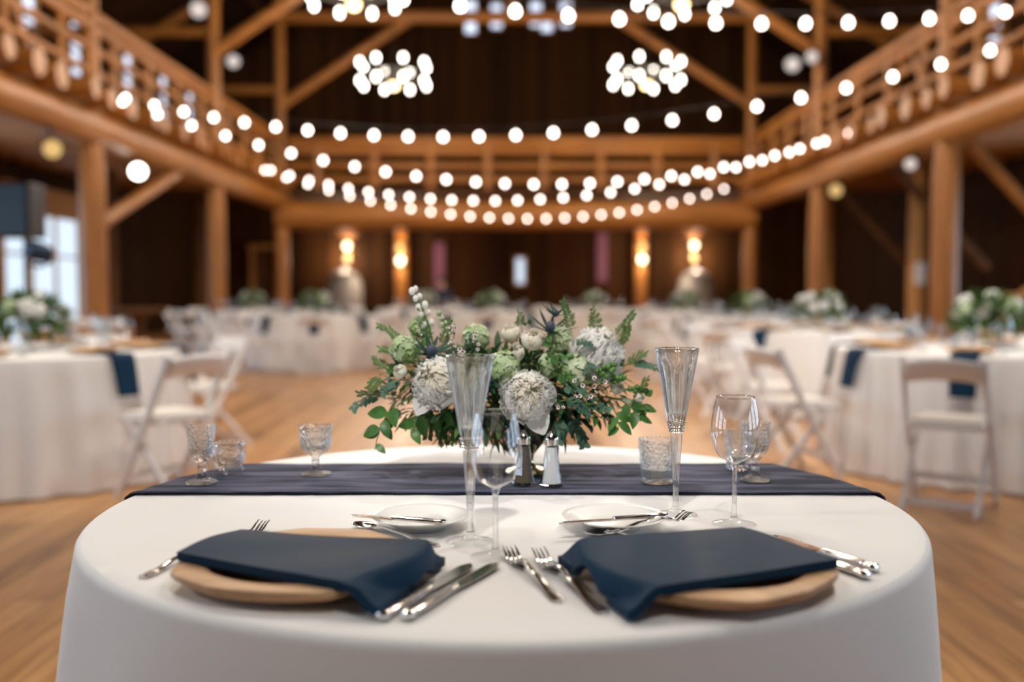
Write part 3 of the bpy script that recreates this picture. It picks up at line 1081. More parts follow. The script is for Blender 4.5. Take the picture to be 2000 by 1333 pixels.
def far_napkin():
    # strip lying on the table and hanging over its edge; +y points outward, origin on the table edge
    def fn(u, v):
        x = (u - .5) * .15
        s = v * .42
        lie, rr = .17, .02
        if s < lie:
            y, z = -lie + s, .006
        elif s < lie + rr * PI / 2:
            a = (s - lie) / rr
            y, z = rr * math.sin(a), .006 - rr + rr * math.cos(a)
        else:
            q = s - lie - rr * PI / 2
            y, z = rr + .008 + .22 * q, .006 - rr - q
        return (x * (1 - .18 * max(0, v - .5)), y + .008, z + .001)
    o = MB().grid(fn, 4, 26).build('napkin', M['navy'], solid=.006)
    return tag(o, 'x', 'napkin')

P = {k: ({}, f()) for k, f in dict(wine=far_wine, goblet=far_goblet, votive=far_votive, charger=far_charger, napkin=far_napkin).items()}
def put(kind, loc, rz, label, group, scale=None):
    st, pr = P[kind]
    return first_or_dup(st, pr, loc, rz, label, group, scale)

# ---- low bouquet for the far tables
def leaf_patch(m, base, direction, up, L_, W, mat, curl=.2, n=4, fold=.25, tipw=1.0):
    d = Vector(direction).normalized()
    up = Vector(up)
    sd = d.cross(up)
    if sd.length < 1e-4:
        sd = d.cross(Vector((0, 1, 0.3)))
    sd.normalize()
    up = sd.cross(d)
    vv, ff = [], []
    for i in range(n + 1):
        t = i / n
        w = W * .5 * (math.sin(PI * (t ** .8) * .97 + .03)) ** .8 if tipw == 1.0 else W * .5 * (math.sin(PI * min(1, t * .93 + .04))) ** tipw
        c = Vector(base) + d * (L_ * t) - up * (curl * L_ * t * t)
        vv += [c - sd * w + up * (fold * w), c, c + sd * w + up * (fold * w)]
    for i in range(n):
        for j in (0, 1):
            ff.append((3 * i + j, 3 * i + 3 + j, 3 * i + 4 + j, 3 * i + 1 + j))
    m.add(vv, ff, mat)
def rand_dir(rnd, zmin=-.3, zmax=1):
    while True:
        v = Vector((rnd.uniform(-1, 1), rnd.uniform(-1, 1), rnd.uniform(zmin, zmax)))
        if .1 < v.length < 1:
            return v.normalized()
def rough_bloom(m, c, r, rnd, mat):
    c = Vector(c)
    ph = rnd.uniform(0, 9)
    vv, ff = [], []
    nu, nv = 14, 8
    for i in range(nv + 1):
        for k in range(nu):
            d = Vector((math.sin(PI * i / nv) * math.cos(2 * PI * k / nu), math.sin(PI * i / nv) * math.sin(2 * PI * k / nu), -math.cos(PI * i / nv)))
            q = 1 + .28 * noise.noise(d * 2.6 + Vector((ph, ph, 0)))
            vv.append(c + d * r * q)
    for i in range(nv):
        for k in range(nu):
            k2 = (k + 1) % nu
            ff.append((i * nu + k, i * nu + k2, (i + 1) * nu + k2, (i + 1) * nu + k))
    m.add(vv, ff, mat)
def far_bouquet(seed):
    rnd = random.Random(seed)
    b_ = thing('flower_arrangement', 'x', 'flowers')
    MB().lathe([(.05, 0), (.05, .006), (.018, .02), (.016, .05), (.05, .09), (.06, .12)], 14).build('vase', M['mercury'], b_)
    f = MB()
    for k in range(420):
        d = rand_dir(rnd, -.35, 1)
        base = Vector((d.x * .20, d.y * .17, .2 + d.z * .10)) * 1.0
        leaf_patch(f, base, d + rand_dir(rnd, -1, 1) * .6, (0, 0, 1), rnd.uniform(.05, .12), rnd.uniform(.015, .045), rnd.choice((0, 0, 1)), n=3)
    f.build('foliage', [M['fern'], M['dark_leaf']], b_)
    for k in range(13):
        d = rand_dir(rnd, .1, 1)
        w = MB()
        rough_bloom(w, (d.x * .22, d.y * .19, .19 + d.z * .13), rnd.uniform(.038, .06), rnd, 0)
        w.build('bloom', M['petal' if k % 4 else 'hydra'], b_)
    return b_
bq = [far_bouquet(11), far_bouquet(23)]
bq_used = [{}, {}]

SIDES = ['far right', 'far', 'far left', 'left', 'near left', 'near', 'near right', 'right']
def side_words(a):
    # eight sectors of the compass seen from the camera
    k = int(round((math.degrees(a) % 360) / 45)) % 8
    return ['right', 'far right', 'far', 'far left', 'left', 'near left', 'near', 'near right'][k]

TABLES = []
def dining_table(x, y, name, Rt, angles, chairs, seed, full=True, bouquet=0, brot=0, dist=.42):
    o = cloth_mesh(Rt, 30, .040, .06, seed, nseg=420 if full else 240).build('tablecloth', M['cloth'])
    o.location = (x, y, 0)
    tag(o, 'white floor length tablecloth on %s' % name, 'tablecloth', 'white tablecloths of the dining tables')
    for i, ad in enumerate(angles):
        a = R(ad)
        ca, sa = math.cos(a), math.sin(a)
        sd = side_words(a)
        pt = lambda r, t: (x + ca * r - sa * t, y + sa * r + ca * t, TZ + .0015)
        if i in chairs:
            r = Rt + dist + .04 * math.sin(seed + i * 2.1)
            place_chair(x + ca * r, y + sa * r, a + PI / 2 + .12 * math.sin(seed * 3 + i), 'white folding chair on the %s side of %s' % (sd, name), 'white folding chairs around the dining tables')
        put('napkin', (x + ca * (Rt - .004), y + sa * (Rt - .004), TZ + .004), a - PI / 2, 'navy napkin hanging over the %s edge of %s' % (sd, name), 'navy napkins at the dining tables')
        put('wine', pt(Rt - .36, .16), 0, 'clear wine glass at the %s place of %s' % (sd, name), 'wine glasses on the dining tables')
        put('goblet', pt(Rt - .45, -.02), 0, 'clear water goblet at the %s place of %s' % (sd, name), 'water goblets on the dining tables')
        if full:
            put('charger', (pt(Rt - .24, 0)[0], pt(Rt - .24, 0)[1], TZ + .0135), i * 1.3, 'pale wood charger at the %s place of %s' % (sd, name), 'wood chargers on the dining tables', .9)
    k = bouquet
    bloc = (x, y, TZ + .001)
    first_or_dup(bq_used[k], bq[k], bloc, brot, 'low white and green flower arrangement on %s' % name, 'flower arrangements on the dining tables')
    for j in range(3 if full else 2):
        a = brot + j * 2.1 + .5
        put('votive', (x + .36 * math.cos(a), y + .36 * math.sin(a), TZ + .001), 0, 'small candle holder %s of the flowers on %s' % (side_words(a), name), 'candle holders on the dining tables')

def eight(p):
    return [p + 45 * k for k in range(8)]
dining_table(-3.02, 6.2, 'the near left dining table', .92, [-33, 12, 52, 97, 142, 187, 232, 277], (0, 2, 3, 4, 5), 1.0, True, 0, .4, .40)
dining_table(3.05, 6.4, 'the near right dining table', .92, eight(-122), (0, 1, 2, 3, 4, 5, 6, 7), 2.0, True, 0, 1.2, .46)
dining_table(2.98, 9.65, 'the second right table', .92, eight(-140), range(8), 3.0, True, 1, 0, .36)
dining_table(3.1, 13.0, 'the third right table', .92, eight(-112), range(8), 4.0, False, 1, 2.0, .36)
dining_table(2.85, 16.4, 'the fourth right table', .92, eight(-100), range(8), 5.0, False, 0, 2.5, .36)
dining_table(-2.9, 14.7, 'the left table by the dance floor', .92, eight(-125), range(8), 6.0, False, 1, 3.0, .38)
dining_table(-.35, 16.6, 'the far centre table', .92, eight(-92), range(8), 7.0, False, 0, 1.0, .38)
dining_table(-1.75, 19.9, 'the left table of the last row', .92, eight(-110), range(8), 8.0, False, 1, .5, .38)
dining_table(1.65, 19.9, 'the right table of the last row', .92, eight(-95), range(8), 9.0, False, 1, 1.5, .38)
dining_table(-4.75, 18.2, 'the table behind the middle left post', .92, eight(-80), range(8), 10.0, False, 0, 1.9, .38)

# wooden console in the left aisle, with folded linen
t = thing('console_table', 'brown wooden side table behind the near left dining table', 'table', (-4.15, 9.7, 0))
MB().box((0, 0, .74), (.9, .45, .04)).build('table_top', M['trim_x'], t, smooth=False, bevel=.006)
MB().box((0, 0, .66), (.82, .38, .12)).build('apron', M['log_x'], t, smooth=False)
for sx in (-1, 1):
    for sy in (-1, 1):
        MB().bar((sx * .39, sy * .17, 0), (sx * .39, sy * .17, .72), .05, .05).build('leg', M['log_z'], t, smooth=False)
for i, (dx, w_) in enumerate(((-.16, .30), (.2, .26))):
    f = MB()
    for k in range(4):
        f.box((0, 0, .012 + k * .024), (w_ - .01 * (k % 2), .26, .021))
    o = f.build('folded_linen', M['cloth'], smooth=False, bevel=.005)
    o.location = (-4.15 + dx, 9.7, .7605)
    tag(o, 'folded white linen stack on the wooden side table, %s' % ('left stack', 'right stack')[i], 'linen', 'folded linen on the side table')
# dark pedestal stand right of the nearest left post
t = thing('pedestal_stand', 'dark wooden pedestal stand behind the near left dining table', 'stand', (-3.52, 9.4, 0))
MB().lathe([(.2, 0), (.2, .03), (.08, .06), (.05, .12), (.05, .8), (.09, .9), (.11, .92)], 18).build('pedestal', M['dark_z'], t)
MB().lathe([(.24, .92), (.25, .94), (.25, .97), (1e-4, .975)], 24).build('top_disc', M['dark_x'], t)

# loudspeaker and light on a stand by the left window
t = thing('speaker_stand', 'black tripod stand under the loudspeaker at the left edge', 'stand', (-4.92, 10.1, 0))
MB().tube([(0, 0, .25), (0, 0, 1.66)], .02, 10).build('pole', M['black'], t)
MB().lathe([(.035, .5), (.035, .58), (1e-4, .585)], 12).build('collar', M['black'], t)
for k in range(3):
    a = k * 2 * PI / 3 + .4
    MB().tube([(0, 0, .55), (.5 * math.cos(a), .5 * math.sin(a), .02)], .013, 8).build('leg', M['black'], t)
t = thing('loudspeaker', 'black loudspeaker raised on a stand at the left edge', 'speaker', (-4.98, 10.1, 1.665))
MB().box((0, 0, .27), (.40, .36, .54)).build('cabinet', M['black'], t, smooth=False, bevel=.02)
MB().box((-.01, -.185, .27), (.34, .012, .48)).build('grille', plain('speaker grille', (.03, .05, .07), .35, .3), t, smooth=False)
t = thing('stage_light', 'dark blue moving head light below the loudspeaker', 'stage light', (-4.74, 10.0, 1.52))
MB().lathe([(1e-4, -.13), (.08, -.12), (.10, -.04), (.10, .1), (.085, .12), (1e-4, .12)], 18, M=Euler((R(75), 0, R(-35))).to_matrix().to_4x4()).build('housing', plain('dark blue metal', (.012, .03, .07), .3, .4), t)
MB().tube([(.12, 0, 0), (.13, 0, -.1), (0, 0, -.15), (-.13, 0, -.1), (-.12, 0, 0)], .014, 7).build('yoke', M['black'], t)
MB().tube([(0, 0, -.13), (-.16, .1, -.13)], .016, 7).build('clamp', M['black'], t)

# ---- seated guest far behind, navy suit
def skin_body(name, verts, edges, radii, mat, parent, sub=2, root=0):
    me = bpy.data.meshes.new(name)
    me.from_pydata(verts, edges, [])
    o = bpy.data.objects.new(name, me)
    C.objects.link(o)
    me.materials.append(mat)
    sm = o.modifiers.new('skin', 'SKIN')
    sm.use_smooth_shade = True
    lay = me.skin_vertices[0].data if me.skin_vertices else None
    if lay is None:
        bm = bmesh.new()
        bm.from_mesh(me)
        bm.verts.layers.skin.verify()
        bm.to_mesh(me)
        bm.free()
        lay = me.skin_vertices[0].data
    for i, r in enumerate(radii):
        lay[i].radius = r if isinstance(r, tuple) else (r, r)
        lay[i].use_root = (i == root)
    md = o.modifiers.new('sub', 'SUBSURF')
    md.levels = sub
    md.render_levels = sub
    if parent:
        o.parent = parent
    return o
px, py = -1.72, 24.2
place_chair(px, py, PI, 'white folding chair under the person in navy at the far end', 'white folding chairs around the dining tables')
p = thing('person', 'person in a navy suit seated facing the hall at the far end', 'person', (px, py, .035))
V = [(0, .05, .56), (0, .08, .78), (0, .07, 1.0), (0, .05, 1.12), (0, .035, 1.18), (0, .02, 1.27), (0, .015, 1.36),
     (-.19, .06, 1.07), (-.24, .0, .83), (-.16, -.22, .74), (-.10, -.32, .73), (.19, .06, 1.07), (.24, .0, .83), (.16, -.22, .74), (.10, -.32, .73),
     (-.10, .03, .54), (-.13, -.38, .53), (-.13, -.40, .1), (-.14, -.52, .05), (.10, .03, .54), (.13, -.38, .53), (.13, -.40, .1), (.14, -.52, .05)]
Eg = [(0, 1), (1, 2), (2, 3), (3, 4), (4, 5), (5, 6), (3, 7), (7, 8), (8, 9), (9, 10), (3, 11), (11, 12), (12, 13), (13, 14), (0, 15), (15, 16), (16, 17), (17, 18), (0, 19), (19, 20), (20, 21), (21, 22)]
rd = [(.15, .11), (.13, .10), (.16, .11), (.10, .08), .055, (.078, .092), (.062, .075), .06, .045, .036, .035, .06, .045, .036, .035, .085, .07, .045, .04, .085, .07, .045, .04]
skin_body('body', V, Eg, rd, M['skin'], p)
jV = [V[i] for i in (0, 1, 2, 3, 7, 8, 9, 11, 12, 13)]
skin_body('jacket', jV, [(0, 1), (1, 2), (2, 3), (3, 4), (4, 5), (5, 6), (3, 7), (7, 8), (8, 9)], [(.175, .135), (.155, .125), (.185, .135), (.115, .095), .075, .06, .05, .075, .06, .05], M['suit'], p)
tV = [V[i] for i in (0, 15, 16, 17, 19, 20, 21)]
skin_body('trousers', tV, [(0, 1), (1, 2), (2, 3), (0, 4), (4, 5), (5, 6)], [(.165, .12), .1, .085, .06, .1, .085, .06], M['suit'], p)
MB().ball((0, .035, 1.345), .098, 16, 10, sc=(.86, 1, .95)).build('hair', M['hair'], p)
for sx in (-1, 1):
    MB().box((sx * .135, -.47, .035), (.09, .26, .07)).build('shoe', M['black'], p, smooth=True, bevel=.03)

# ================================================================== THE SWEETHEART TABLE
TX, TY, TR = -.013, 1.725, .69
o = cloth_mesh(TR, 9, .030, .055, 77, nseg=384, top_rings=20, hem=.01).build('tablecloth', M['cloth'])
o.location = (TX, TY, 0)
tag(o, 'white floor length tablecloth on the round front table', 'tablecloth')
T0 = TZ + .0008

# runner across the table, falling over both edges
def runner():
    Y0, Y1 = 1.800, 2.106
    m = MB()
    nu, nv = 150, 24
    drop = .26
    vv, ff = [], []
    for j in range(nv + 1):
        v = j / nv
        y = Y0 + (Y1 - Y0) * v
        for i in range(nu + 1):
            u = (i / nu) * 2 - 1
            yy = y + .004 * noise.noise(Vector((u * 6, 0, v * 2))) * (1 if j in (0, nv) else .5) + .003 * noise.noise(Vector((u * 22, 3, 0))) * (1 if j in (0, nv) else 0)
            hw = math.sqrt(max(.01, TR ** 2 - (yy - TY) ** 2)) + .003
            tot = hw + drop
            s_ = abs(u) * tot
            sg = 1 if u > 0 else -1
            z = T0 + .0028 + .0016 * (noise.noise(Vector((u * 3, v * 9, 1))) + .5 * noise.noise(Vector((u * 9, v * 30, 4)))) + (.0022 * max(0, 1 - v * 9) + .0015 * max(0, 1 - (1 - v) * 9))
            if s_ <= hw - .012:
                x = s_
            else:
                q = s_ - (hw - .012)
                if q < .03:
                    a = q / .03 * PI / 2
                    x = hw - .012 + .019 * math.sin(a)
                    z -= .019 * (1 - math.cos(a))
                else:
                    x = hw + .007 + (q - .03) * .20
                    z -= .019 + (q - .03)
            vv.append((TX + sg * x, yy, z))
    for j in range(nv):
        for i in range(nu):
            a = j * (nu + 1) + i
            ff.append((a, a + 1, a + nu + 2, a + nu + 1))
    return m.add(vv, ff)
o = runner().build('table_runner', M['runner'], solid=.002, angle=180)
tag(o, 'mottled navy gauze runner laid across the front table', 'table runner')

# ---- chargers
CL, CR_ = (-.278, 1.287), (.256, 1.264)
for nm, c, sd, lab, ry in (('l', CL, 5, 'pale carved wood charger plate on the left of the front table', .3), ('r', CR_, 9, 'pale carved wood charger plate on the right of the front table', 2.0)):
    o = charger_mesh(sd, .160 if nm == 'l' else .160).build('charger_plate', M['charger'], angle=50)
    o.location = (c[0], c[1], T0)
    o.rotation_euler = (0, 0, ry)
    tag(o, lab, 'plate')

# ---- folded napkins over the chargers
def napkin(c, TLc, TRc, BLc, BRc, seed, Rr=.160, drop=1, dip=0.0):
    nu, nv = 110, 36
    A, B_, D, E_ = [Vector((p[0], p[1])) for p in (TLc, TRc, BLc, BRc)]
    vv, ff = [], []
    hid = .0125
    for j in range(nv + 1):
        v = j / nv
        for i in range(nu + 1):
            u = i / nu
            top = A.lerp(B_, u)
            bot = D.lerp(E_, u)
            p = top.lerp(bot, v)
            # slightly bowed edges
            p += (bot - top).normalized() * (dip * math.sin(PI * u) * (1 - v))
            d = (p - Vector(c)).length
            hi = T0 + .0262 + hid * .5
            lo = T0 + .0095
            t = max(0, min(1, (d - (Rr + .004)) / .035))
            t = .22 * t * t * (3 - 2 * t)
            q = u if drop > 0 else 1 - u
            e = max(0, min(1, (q - .855) / .135))
            gt = max(0, min(1, (d - (Rr + .006)) / .008))
            t = max(t, e * e * (3 - 2 * e) * gt)
            z = hi * (1 - t) + lo * t
            well = max(0, 1 - d / .12)
            z -= .0035 * well
            z += .0022 * math.sin(u * 7 + v * 2.2 + seed) * (1 - t) * math.sin(PI * v) + .003 * math.sin(PI * v) * (1 - t)
            vv.append((p.x, p.y, z))
    for j in range(nv):
        for i in range(nu):
            a = j * (nu + 1) + i
            ff.append((a, a + nu + 1, a + nu + 2, a + 1))
    m = MB().add(vv, ff)
    o = m.build('napkin', M['navy'], angle=180)
    md = o.modifiers.new('solid', 'SOLIDIFY')
    md.thickness = hid * .92
    md.offset = 0
    md = o.modifiers.new('bev', 'BEVEL')
    md.width = .0062
    md.segments = 4
    md.limit_method = 'ANGLE'
    md.angle_limit = R(50)
    return o
o = napkin(CL, (-.381, 1.384), (-.090, 1.324), (-.430, 1.262), (-.149, 1.108), 0, dip=.006)
tag(o, 'folded navy napkin draped across the left wood charger', 'napkin')
o = napkin(CR_, (.062, 1.330), (.327, 1.398), (.130, 1.098), (.407, 1.228), 2, drop=-1)
tag(o, 'folded navy napkin draped across the right wood charger', 'napkin')

# ---- cutlery: local +x from handle end to tip
def strip(fn_w, fn_z, L_, s0, s1, ns, nt, th, bow=0):
    vv, ff = [], []
    for top in (1, 0):
        for i in range(ns + 1):
            s_ = s0 + (s1 - s0) * i / ns
            w = fn_w(s_)
            for j in range(nt + 1):
                t = (j / nt) * 2 - 1
                z = fn_z(s_) + (th * (1 - .55 * t * t) if top else 0) + bow * (t * t)
                vv.append((s_ * L_, t * w / 2, z))
    W_ = nt + 1
    o_ = (ns + 1) * W_
    for i in range(ns):
        for j in range(nt):
            a = i * W_ + j
            ff.append((a, a + W_, a + W_ + 1, a + 1))
            ff.append((o_ + a, o_ + a + 1, o_ + a + W_ + 1, o_ + a + W_))
    for i in range(ns):
        for j in (0, nt):
            a, b_ = i * W_ + j, (i + 1) * W_ + j
            ff.append((a, b_, o_ + b_, o_ + a))
    for i in (0, ns):
        for j in range(nt):
            a = i * W_ + j
            ff.append((a, a + 1, o_ + a + 1, o_ + a))
    return vv, ff
def interp(tab):
    def f(s_):
        for (a, va), (b_, vb) in zip(tab, tab[1:]):
            if s_ <= b_:
                t = max(0, (s_ - a) / (b_ - a))
                t = t * t * (3 - 2 * t)
                return va + (vb - va) * t
        return tab[-1][1]
    return f
def fork(name_label, p_end, p_tip, cat='fork', zoff=0.0, L_=None):
    e, t = Vector((*p_end, T0 + zoff)), Vector((*p_tip, T0 + zoff))
    L_ = (t - e).length
    a = math.atan2(t.y - e.y, t.x - e.x)
    g = thing('fork', name_label, cat, e, a)
    w = interp([(0, .011), (.03, .0185), (.10, .0170), (.30, .0105), (.55, .0072), (.64, .0068), (.70, .016), (.76, .0225), (.80, .0235)])
    z = interp([(0, .0006), (.15, .0015), (.45, .0085), (.62, .0125), (.74, .0050), (.85, .0012), (1.0, .0115)])
    m = MB()
    m.add(*strip(w, z, L_, 0, .64, 26, 4, .0026))
    m.add(*strip(lambda s_: w(s_) * .55, lambda s_: z(s_) + .0022, L_, .03, .14, 8, 4, .0012))
    m.build('handle', M['silver'], g, angle=50)
    h = MB()
    h.add(*strip(w, z, L_, .63, .80, 12, 6, .0022, .0018))
    h.build('head', M['silver'], g, angle=50)
    for k in range(4):
        y0 = (k - 1.5) * .0060
        vv, ff = strip(lambda s_: .0040 - .0022 * max(0, (s_ - .9) / .1), z, L_, .79, 1.0, 12, 2, .0020)
        vv = [(p[0], p[1] + y0, p[2] + .0018 * (abs(k - 1.5) / 1.5) ** 2) for p in vv]
        MB().add(vv, ff).build('tine', M['silver'], g, angle=50)
    return g
def knife(name_label, p_end, p_tip, zoff=0.0, cat='knife', small=False, tilt=0):
    e, t = Vector((*p_end, T0 + zoff)), Vector((*p_tip, T0 + zoff))
    L_ = (t - e).length
    a = math.atan2(t.y - e.y, t.x - e.x)
    g = thing('butter_knife' if small else 'table_knife', name_label, cat, e, a)
    g.rotation_euler = (0, -tilt, a)
    k = .75 if small else 1
    prof = [(1e-4, 0), (.0065 * k, .001), (.0095 * k, .005), (.0092 * k, .011), (.0072 * k, .016), (.0080 * k, .022), (.0086 * k, .04), (.0070 * k, .09), (.0058 * k, .47 * L_), (.0064 * k, .485 * L_), (.0050 * k, .50 * L_), (1e-4, .505 * L_)]
    Mh = Matrix.Translation((0, 0, .0058 * k)) @ Matrix.Diagonal((1, 1, .62, 1)) @ Matrix.Rotation(PI / 2, 4, 'Y')
    MB().lathe(prof, 16, M=Mh).build('handle', M['silver'], g)
    vv, ff = [], []
    n = 16
    for i in range(n + 1):
        s_ = i / n
        x = L_ * (.49 + .51 * s_)
        top = .0100 * k * (1 - .1 * s_) if s_ < .8 else .0090 * k * math.cos((s_ - .8) / .2 * PI / 2 * .92)
        bot = -.0095 * k * (1 - .35 * (1 - s_) ** 3) if s_ < .8 else -.0095 * k + .012 * k * ((s_ - .8) / .2) ** 2
        if s_ < .08:
            top, bot = .006 * k, -.006 * k
        zc = .0045 * k
        vv += [(x, top, zc + .0011), (x, bot, zc + .0003), (x, bot, zc - .0003), (x, top, zc - .0011)]
    for i in range(n):
        for j in range(4):
            j2 = (j + 1) % 4
            ff.append((4 * i + j, 4 * i + j2, 4 * i + 4 + j2, 4 * i + 4 + j))
    ff += [(0, 1, 2, 3), (4 * n + 3, 4 * n + 2, 4 * n + 1, 4 * n)]
    MB().add(vv, ff).build('blade', M['silver'], g, angle=30)
    return g
def spoon(name_label, p_end, p_tip, zoff=0):
    e, t = Vector((*p_end, T0 + zoff)), Vector((*p_tip, T0 + zoff))
    L_ = (t - e).length
    g = thing('dessert_spoon', name_label, 'spoon', e, math.atan2(t.y - e.y, t.x - e.x))
    w = interp([(0, .009), (.03, .015), (.12, .014), (.35, .0085), (.6, .0060), (.70, .0058), (.74, .010)])
    z = interp([(0, .0006), (.15, .0015), (.45, .0075), (.66, .0105), (.74, .0075)])
    MB().add(*strip(w, z, L_, 0, .735, 26, 4, .0024)).build('handle', M['silver'], g, angle=50)
    def fn(u, v):
        a = 2 * PI * v
        r = u
        x = L_ * .865 + math.cos(a) * r * L_ * .135
        y = math.sin(a) * r * .0165 * (1 - .12 * math.cos(a))
        return (x, y, .0012 + .0072 * r * r)
    MB().grid(fn, 8, 28).build('bowl', M['silver'], g, solid=.0012, angle=60, weld=True)
    return g
knife('table knife nearer the left charger, handle toward the camera', (-.149, 1.106), (-.054, 1.330))
knife('table knife with bright blade tip beside the left wine glass base', (-.121, 1.108), (-.018, 1.336))
fork('dinner fork farther from the right charger, near the table middle', (.057, 1.176), (-.005, 1.386))
fork('dinner fork closest to the right charger and napkin', (.106, 1.132), (.036, 1.378))
fork('salad fork left of the left charger, handle end showing', (-.480, 1.276), (-.430, 1.432))
fork('dinner fork left of the left charger, tines behind the napkin', (-.437, 1.372), (-.388, 1.545))
knife('table knife at the far right, outer one of the pair', (.484, 1.300), (.396, 1.486))
knife('table knife at the far right, closest to the right napkin', (.461, 1.268), (.380, 1.452))
spoon('dessert spoon behind the left charger below the bread plate', (-.108, 1.436), (-.250, 1.556))
spoon('dessert spoon behind the right charger below the bread plate', (.242, 1.446), (.110, 1.500))
fork('dessert fork behind the right charger, tines toward the right wine glass', (.140, 1.470), (.278, 1.553), zoff=.0115)

# ---- bread plates with butter knives
def bread_plate(c, r, lab):
    prof = [(1e-4, .003), (.42, .003), (.45, .0), (.50, .0), (.52, .004), (.62, .007), (.86, .0155), (.99, .0195), (1.0, .0208), (.985, .0216), (.86, .0182), (.64, .0100), (.55, .0075), (1e-4, .0072)]
    o = MB().lathe([(a * r if a > 1e-3 else a, z) for a, z in prof], 64).build('bread_plate', M['porcelain'], angle=70)
    o.location = (*c, T0)
    return tag(o, lab, 'plate')
bread_plate((-.143, 1.555), .078, 'small white bread plate behind the left charger')
bread_plate((.160, 1.552), .082, 'small white bread plate behind the right charger')
knife('small butter knife lying across the left bread plate', (-.098, 1.478), (-.250, 1.532), .0215, small=True)
knife('small butter knife lying across the right bread plate', (.242, 1.530), (.070, 1.478), .0215, small=True)

# ---- stemware
def fg_wine(c, lab, rb=.0365, h=.205):
    g = thing('wine_glass', lab, 'wine glass', (*c, T0))
    stem = .098
    p = wine_profile(h, rb, .035, stem)
    bowl = smooth_prof(p, 6)
    MB().lathe(bowl, 64, cap=False).build('bowl', M['wine'], g, angle=180)
    rim = MB()
    rr, zz = bowl[-1]
    rim.tube([(rr * math.cos(2 * PI * k / 64), rr * math.sin(2 * PI * k / 64), zz) for k in range(65)], .0012, 6, cap=False)
    rim.build('rim', M['crystal'], g)
    sp = smooth_prof([(.0346, .0004), (.0350, .0013), (.030, .0026), (.014, .0062), (.0062, .0115), (.0042, .022), (.0037, .05), (.0040, .085), (.0060, .0955), (.0075, .0985), (.004, .1005)], 4)
    kf = [i for i, q in enumerate(sp) if q[1] <= .0116][-1]
    MB().lathe(sp[1:kf + 1], 48, cap=False).build('foot', M['foot'], g, angle=60)
    MB().lathe(sp[kf:] + [(1e-4, .1012)], 40).build('stem', M['stemglass'], g, angle=60)
    return g
fg_wine((-.023, 1.379), 'left wine glass, in front of the bouquet at the table middle')
fg_wine((.355, 1.574), 'right wine glass, standing behind the right napkin', .0385)

def fg_flute(c, lab, rz):
    g = thing('champagne_flute', lab, 'champagne flute', (*c, T0), rz)
    n = 96
    # outer wall, then rim and inner wall back down
    outer = [(.0145, .1580), (.0160, .1620), (.0185, .178), (.0222, .200), (.0262, .222), (.0305, .245), (.0338, .262), (.0360, .2765), (.0366, .2785)]
    inner = [(.0355, .2788), (.0340, .270), (.0315, .256), (.0275, .236), (.0230, .212), (.0185, .188), (.0140, .172), (1e-4, .168)]
    def rad(a, r, z, i):
        if i < len(outer) and z < .262:
            k = min(1, (.262 - z) / .03)
            c_ = abs(math.cos(6 * a))
            return r * (1 - .13 * k * (1 - c_ ** .7))
        return r
    MB().lathe([(1e-4, .1570)] + [q for q in outer] + inner, n, rad=lambda a, r, z, i: rad(a, r, z, i - 1)).build('bowl', M['crystal'], g, angle=25)
    kn = [(1e-4, .1375)]
    for k in range(4):
        z0 = .1385 + k * .0048
        kn += [(.0100 + .0011 * k, z0), (.0132 + .0010 * k, z0 + .0024)]
    kn += [(.0120, .1578), (1e-4, .158)]
    MB().lathe(kn, 40, rad=lambda a, r, z, i: r * (1 + .05 * math.cos(16 * a))).build('knop', M['crystal'], g, angle=30)
    st = smooth_prof([(.0360, .0004), (.0362, .0014), (.028, .0036), (.012, .0080), (.0062, .0150), (.0050, .030), (.0056, .060), (.0078, .095), (.0098, .125), (.0102, .137)], 4)
    kf = [i for i, q in enumerate(st) if q[1] <= .0155][-1]
    fa = lambda a, r, z, i: r * (1 + (.05 * math.cos(6 * a) if z > .03 else .02 * math.cos(8 * a)))
    MB().lathe(st[1:kf + 1], 48, rad=fa, cap=False).build('foot', M['foot'], g, angle=40)
    MB().lathe(st[kf:] + [(1e-4, .1375)], 48, rad=fa).build('stem', M['stemglass'], g, angle=40)
    return g
fg_flute((-.062, 1.464), 'left cut crystal champagne flute, taller, overlapping the white peonies', .1)
fg_flute((.272, 1.639), 'right cut crystal champagne flute, standing apart right of the bouquet', .25)

# ---- pressed glass pieces on the runner
RZ = T0 + .0062
def goblet(c, h, rt, rf, lab, flare=0, zb=None):
    g = thing('pressed_glass_goblet', lab, 'goblet', (*c, RZ))
    st = h * .40
    out = [(rf, .0004), (rf * 1.02, .002), (rf * .75, .005), (.010, .012), (.0075, .020), (.0085, st * .6), (.0075, st * .85), (.013, st), (rt * .74, st + .010), (rt * .88, st + .022), (rt * .90, st + .04), (rt * (.96 - flare * .05), h - .012), (rt, h)]
    inn = [(rt - .002, h + .0003), (rt * (.96 - flare * .05) - .0025, h - .012), (rt * .90 - .003, st + .04), (rt * .85 - .003, st + .024), (rt * .6, st + .012), (1e-4, st + .009)]
    m0 = len(out)
    o_ = smooth_prof(out, 4)
    lim = st + .006
    def rad(a, r, z, i):
        if i <= len(o_) and lim < z < h - .014:
            return r * (1 + .022 * math.cos(9 * a + z * 420) * math.cos(9 * a - z * 420))
        if z < .012 and i <= len(o_):
            return r * (1 + .025 * math.cos(8 * a))
        return r
    MB().lathe([(1e-4, .0004)] + o_ + inn, 80, rad=rad).build('glass_body', M['pressed'], g, angle=70)
    zw = st + (h - st) * .55
    MB().lathe([(1e-4, st + .0105), (rt * .55, st + .0135), (rt * .80 - .002, st + .026), (rt * .86 - .004, zw), (1e-4, zw)], 32).build('water', M['water'], g, angle=60)
    return g
goblet((-.594, 1.890), .110, .0275, .030, 'clear pressed glass goblet at the far left end of the runner')
